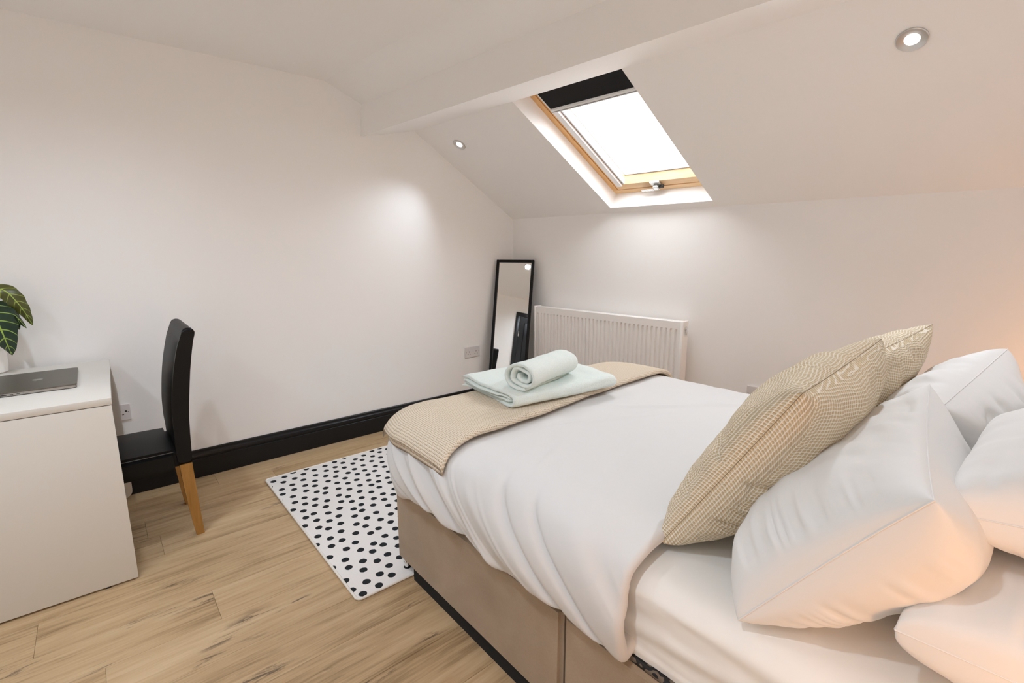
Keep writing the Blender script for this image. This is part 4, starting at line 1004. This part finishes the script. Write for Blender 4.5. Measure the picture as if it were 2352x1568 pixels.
# --- pillows and cushions
def pillow(name, c, tf, tb, mat, front, label, cat, group=None, n=90, bow=0.07, pexp=0.45, wrinkle=0.012, seed=0, seam=None, skewf=0.0, skewb=0.0, pinch=()):
    """c: four seam corners [near bottom, near top, far top, far bottom]; tf, tb: bulge to the front and to the back"""
    c = [np.array(p, float) for p in c]; front = np.array(front, float)
    g = np.linspace(-1, 1, n); g = np.sign(g)*(1-(1-np.abs(g))**1.35)      # finer rows near the seam
    Ug, Vg = np.meshgrid(g, g, indexing='ij')                               # U: near -> far, V: bottom -> top
    pu = Ug*(1 - bow*(1-Vg**2)); pv = Vg*(1 - bow*(1-Ug**2))
    s, t = (pu+1)/2, (pv+1)/2
    base = (c[0][None,None]*((1-s)*(1-t))[...,None] + c[1]*((1-s)*t)[...,None] + c[2]*(s*t)[...,None] + c[3]*(s*(1-t))[...,None])
    nrm = np.cross(c[1]-c[0], c[3]-c[0]); nrm /= np.linalg.norm(nrm)
    if nrm @ front < 0: nrm = -nrm
    e = np.clip((1-Ug**2)*(1-Vg**2), 0, None)
    prof = (1-np.abs(Ug)**2.4)**pexp * (1-np.abs(Vg)**2.4)**pexp
    du = 1-np.abs(Ug); dv = 1-np.abs(Vg)
    def wr(sd):
        w1 = 0.8*(0.4-np.abs(vnoise(Vg*13+sd*3.1+0.5*du, du*1.2+sd))*2.2)*np.exp(-du/0.17)*np.clip(du*14,0,1)*(0.35+0.65*sm(0.45,-0.2,Vg))                # puckers running in from the near and far seam
        w2 = vnoise(Ug*7+sd*5.7, dv*1.5+sd+9)*np.exp(-dv/0.30)
        w3 = fbm(Ug*2.2+sd, Vg*2.2+sd*2, 3)*0.7
        w4 = sum(-2.3*np.exp(-((Vg - v0 - 0.25*du)/0.028)**2)*np.exp(-du/0.13) for v0 in pinch) if pinch else 0
        return (w4 + w1*(1-np.abs(Vg)**6)+w2*(1-np.abs(Ug)**6)+w3)*np.clip(e*6, 0, 1)
    Pf = base + nrm*(tf*prof*(1-skewf*Vg) + wrinkle*wr(seed+1.0))[..., None]
    Pb = base - nrm*(tb*prof*(1+skewb*Vg) + wrinkle*wr(seed+2.0))[..., None]
    for Q in (Pf, Pb):
        Q[..., 2] = np.maximum(Q[..., 2], MZ1 + 0.004 + 0.012*np.clip(0,0,1))
    k = n*n
    W_ = np.linalg.norm(c[3]-c[0]); H_ = np.linalg.norm(c[1]-c[0])
    def arc_uv(Q):
        lu = np.concatenate([np.zeros((1, n)), np.cumsum(np.linalg.norm(np.diff(Q, axis=0), axis=2), axis=0)], 0)
        lv = np.concatenate([np.zeros((n, 1)), np.cumsum(np.linalg.norm(np.diff(Q, axis=1), axis=2), axis=1)], 1)
        return np.stack([lu, lv], -1).reshape(-1, 2)
    uvf, uvb = arc_uv(Pf), arc_uv(Pb)
    fcs = grid_faces(n, n)
    idx = np.arange(k).reshape(n, n); bidx = idx + k
    bidx[0, :] = idx[0, :]; bidx[-1, :] = idx[-1, :]; bidx[:, 0] = idx[:, 0]; bidx[:, -1] = idx[:, -1]
    fb = [(bidx[i, j], bidx[i, j+1], bidx[i+1, j+1], bidx[i+1, j]) for i in range(n-1) for j in range(n-1)]
    V = np.vstack([Pf.reshape(-1, 3), Pb.reshape(-1, 3)])
    o = tag(mesh(name, V, fcs + [tuple(map(int, f)) for f in fb], mat, None, True, np.vstack([uvf, uvb])), label, cat, group)
    bmm = bmesh.new(); bmm.from_mesh(o.data); loose = [v for v in bmm.verts if not v.link_faces]
    bmesh.ops.delete(bmm, geom=loose, context='VERTS'); bmm.to_mesh(o.data); bmm.free()
    ring = [Pf[0, j] for j in range(n)] + [Pf[i, n-1] for i in range(1, n)] + [Pf[n-1, j] for j in range(n-2, -1, -1)] + [Pf[i, 0] for i in range(n-2, -1, -1)]
    if seam: tube('seam', ring, seam[1], seam[0], o, 5, False)
    return o
FR = (-0.83, 0, 0.55)
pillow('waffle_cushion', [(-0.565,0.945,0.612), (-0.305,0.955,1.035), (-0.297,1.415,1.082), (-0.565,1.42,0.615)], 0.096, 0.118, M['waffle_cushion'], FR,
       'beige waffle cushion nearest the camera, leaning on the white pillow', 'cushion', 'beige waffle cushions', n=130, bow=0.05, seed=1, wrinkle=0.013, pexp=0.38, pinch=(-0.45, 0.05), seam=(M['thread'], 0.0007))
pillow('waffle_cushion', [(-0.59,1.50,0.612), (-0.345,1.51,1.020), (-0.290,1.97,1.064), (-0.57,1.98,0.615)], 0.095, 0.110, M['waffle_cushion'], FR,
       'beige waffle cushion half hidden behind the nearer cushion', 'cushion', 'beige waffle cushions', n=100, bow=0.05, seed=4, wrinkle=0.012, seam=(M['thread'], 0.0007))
PG = 'white pillows at the head of the bed'
pillow('pillow', [(-0.335,0.845,0.606), (-0.094,0.855,0.947), (-0.200,1.44,0.985), (-0.345,1.44,0.606)], 0.130, 0.165, M['linen2'], FR,
       'plump white pillow nearest the camera directly behind the waffle cushion', 'pillow', PG, n=120, bow=0.05, seed=7, wrinkle=0.016, pexp=0.42, skewf=0.45, skewb=0.3, seam=(M['linen2'], 0.0014))
pillow('pillow', [(-0.345,1.49,0.606), (-0.180,1.50,0.925), (-0.125,2.09,0.995), (-0.345,2.10,0.606)], 0.115, 0.185, M['linen2'], FR,
       'crumpled white pillow at the far side in front of the glowing wall', 'pillow', PG, n=110, bow=0.05, seed=11, wrinkle=0.022, pexp=0.40, seam=(M['linen2'], 0.0014))
pillow('pillow', [(-0.118,0.890,0.705), (0.36,0.900,0.705), (0.36,1.55,0.705), (-0.115,1.55,0.705)], 0.095, 0.110, M['linen2'], (0,0,1),
       'white pillow lying flat at the bottom right corner, glowing orange from the lamp', 'pillow', PG, n=100, bow=0.02, seed=15, wrinkle=0.010, seam=(M['linen2'], 0.0014), pexp=0.26)
pillow('pillow', [(-0.100,0.985,0.880), (0.33,0.995,0.930), (0.33,1.52,0.930), (-0.095,1.52,0.880)], 0.120, 0.105, M['linen2'], (-0.3,0,0.9),
       'white pillow at the right edge stacked on the flat pillow behind the nearest one', 'pillow', PG, n=100, bow=0.03, seed=17, wrinkle=0.010, seam=(M['linen2'], 0.0014), pexp=0.32)
pillow('pillow', [(0.02,1.53,0.610), (0.11,1.53,0.99), (0.10,2.10,1.03), (0.005,2.08,0.610)], 0.11, 0.10, M['linen2'], FR,
       'white pillow at the right edge behind the crumpled far pillow', 'pillow', PG, n=80, bow=0.05, seed=19, wrinkle=0.012, seam=(M['linen2'], 0.0014))
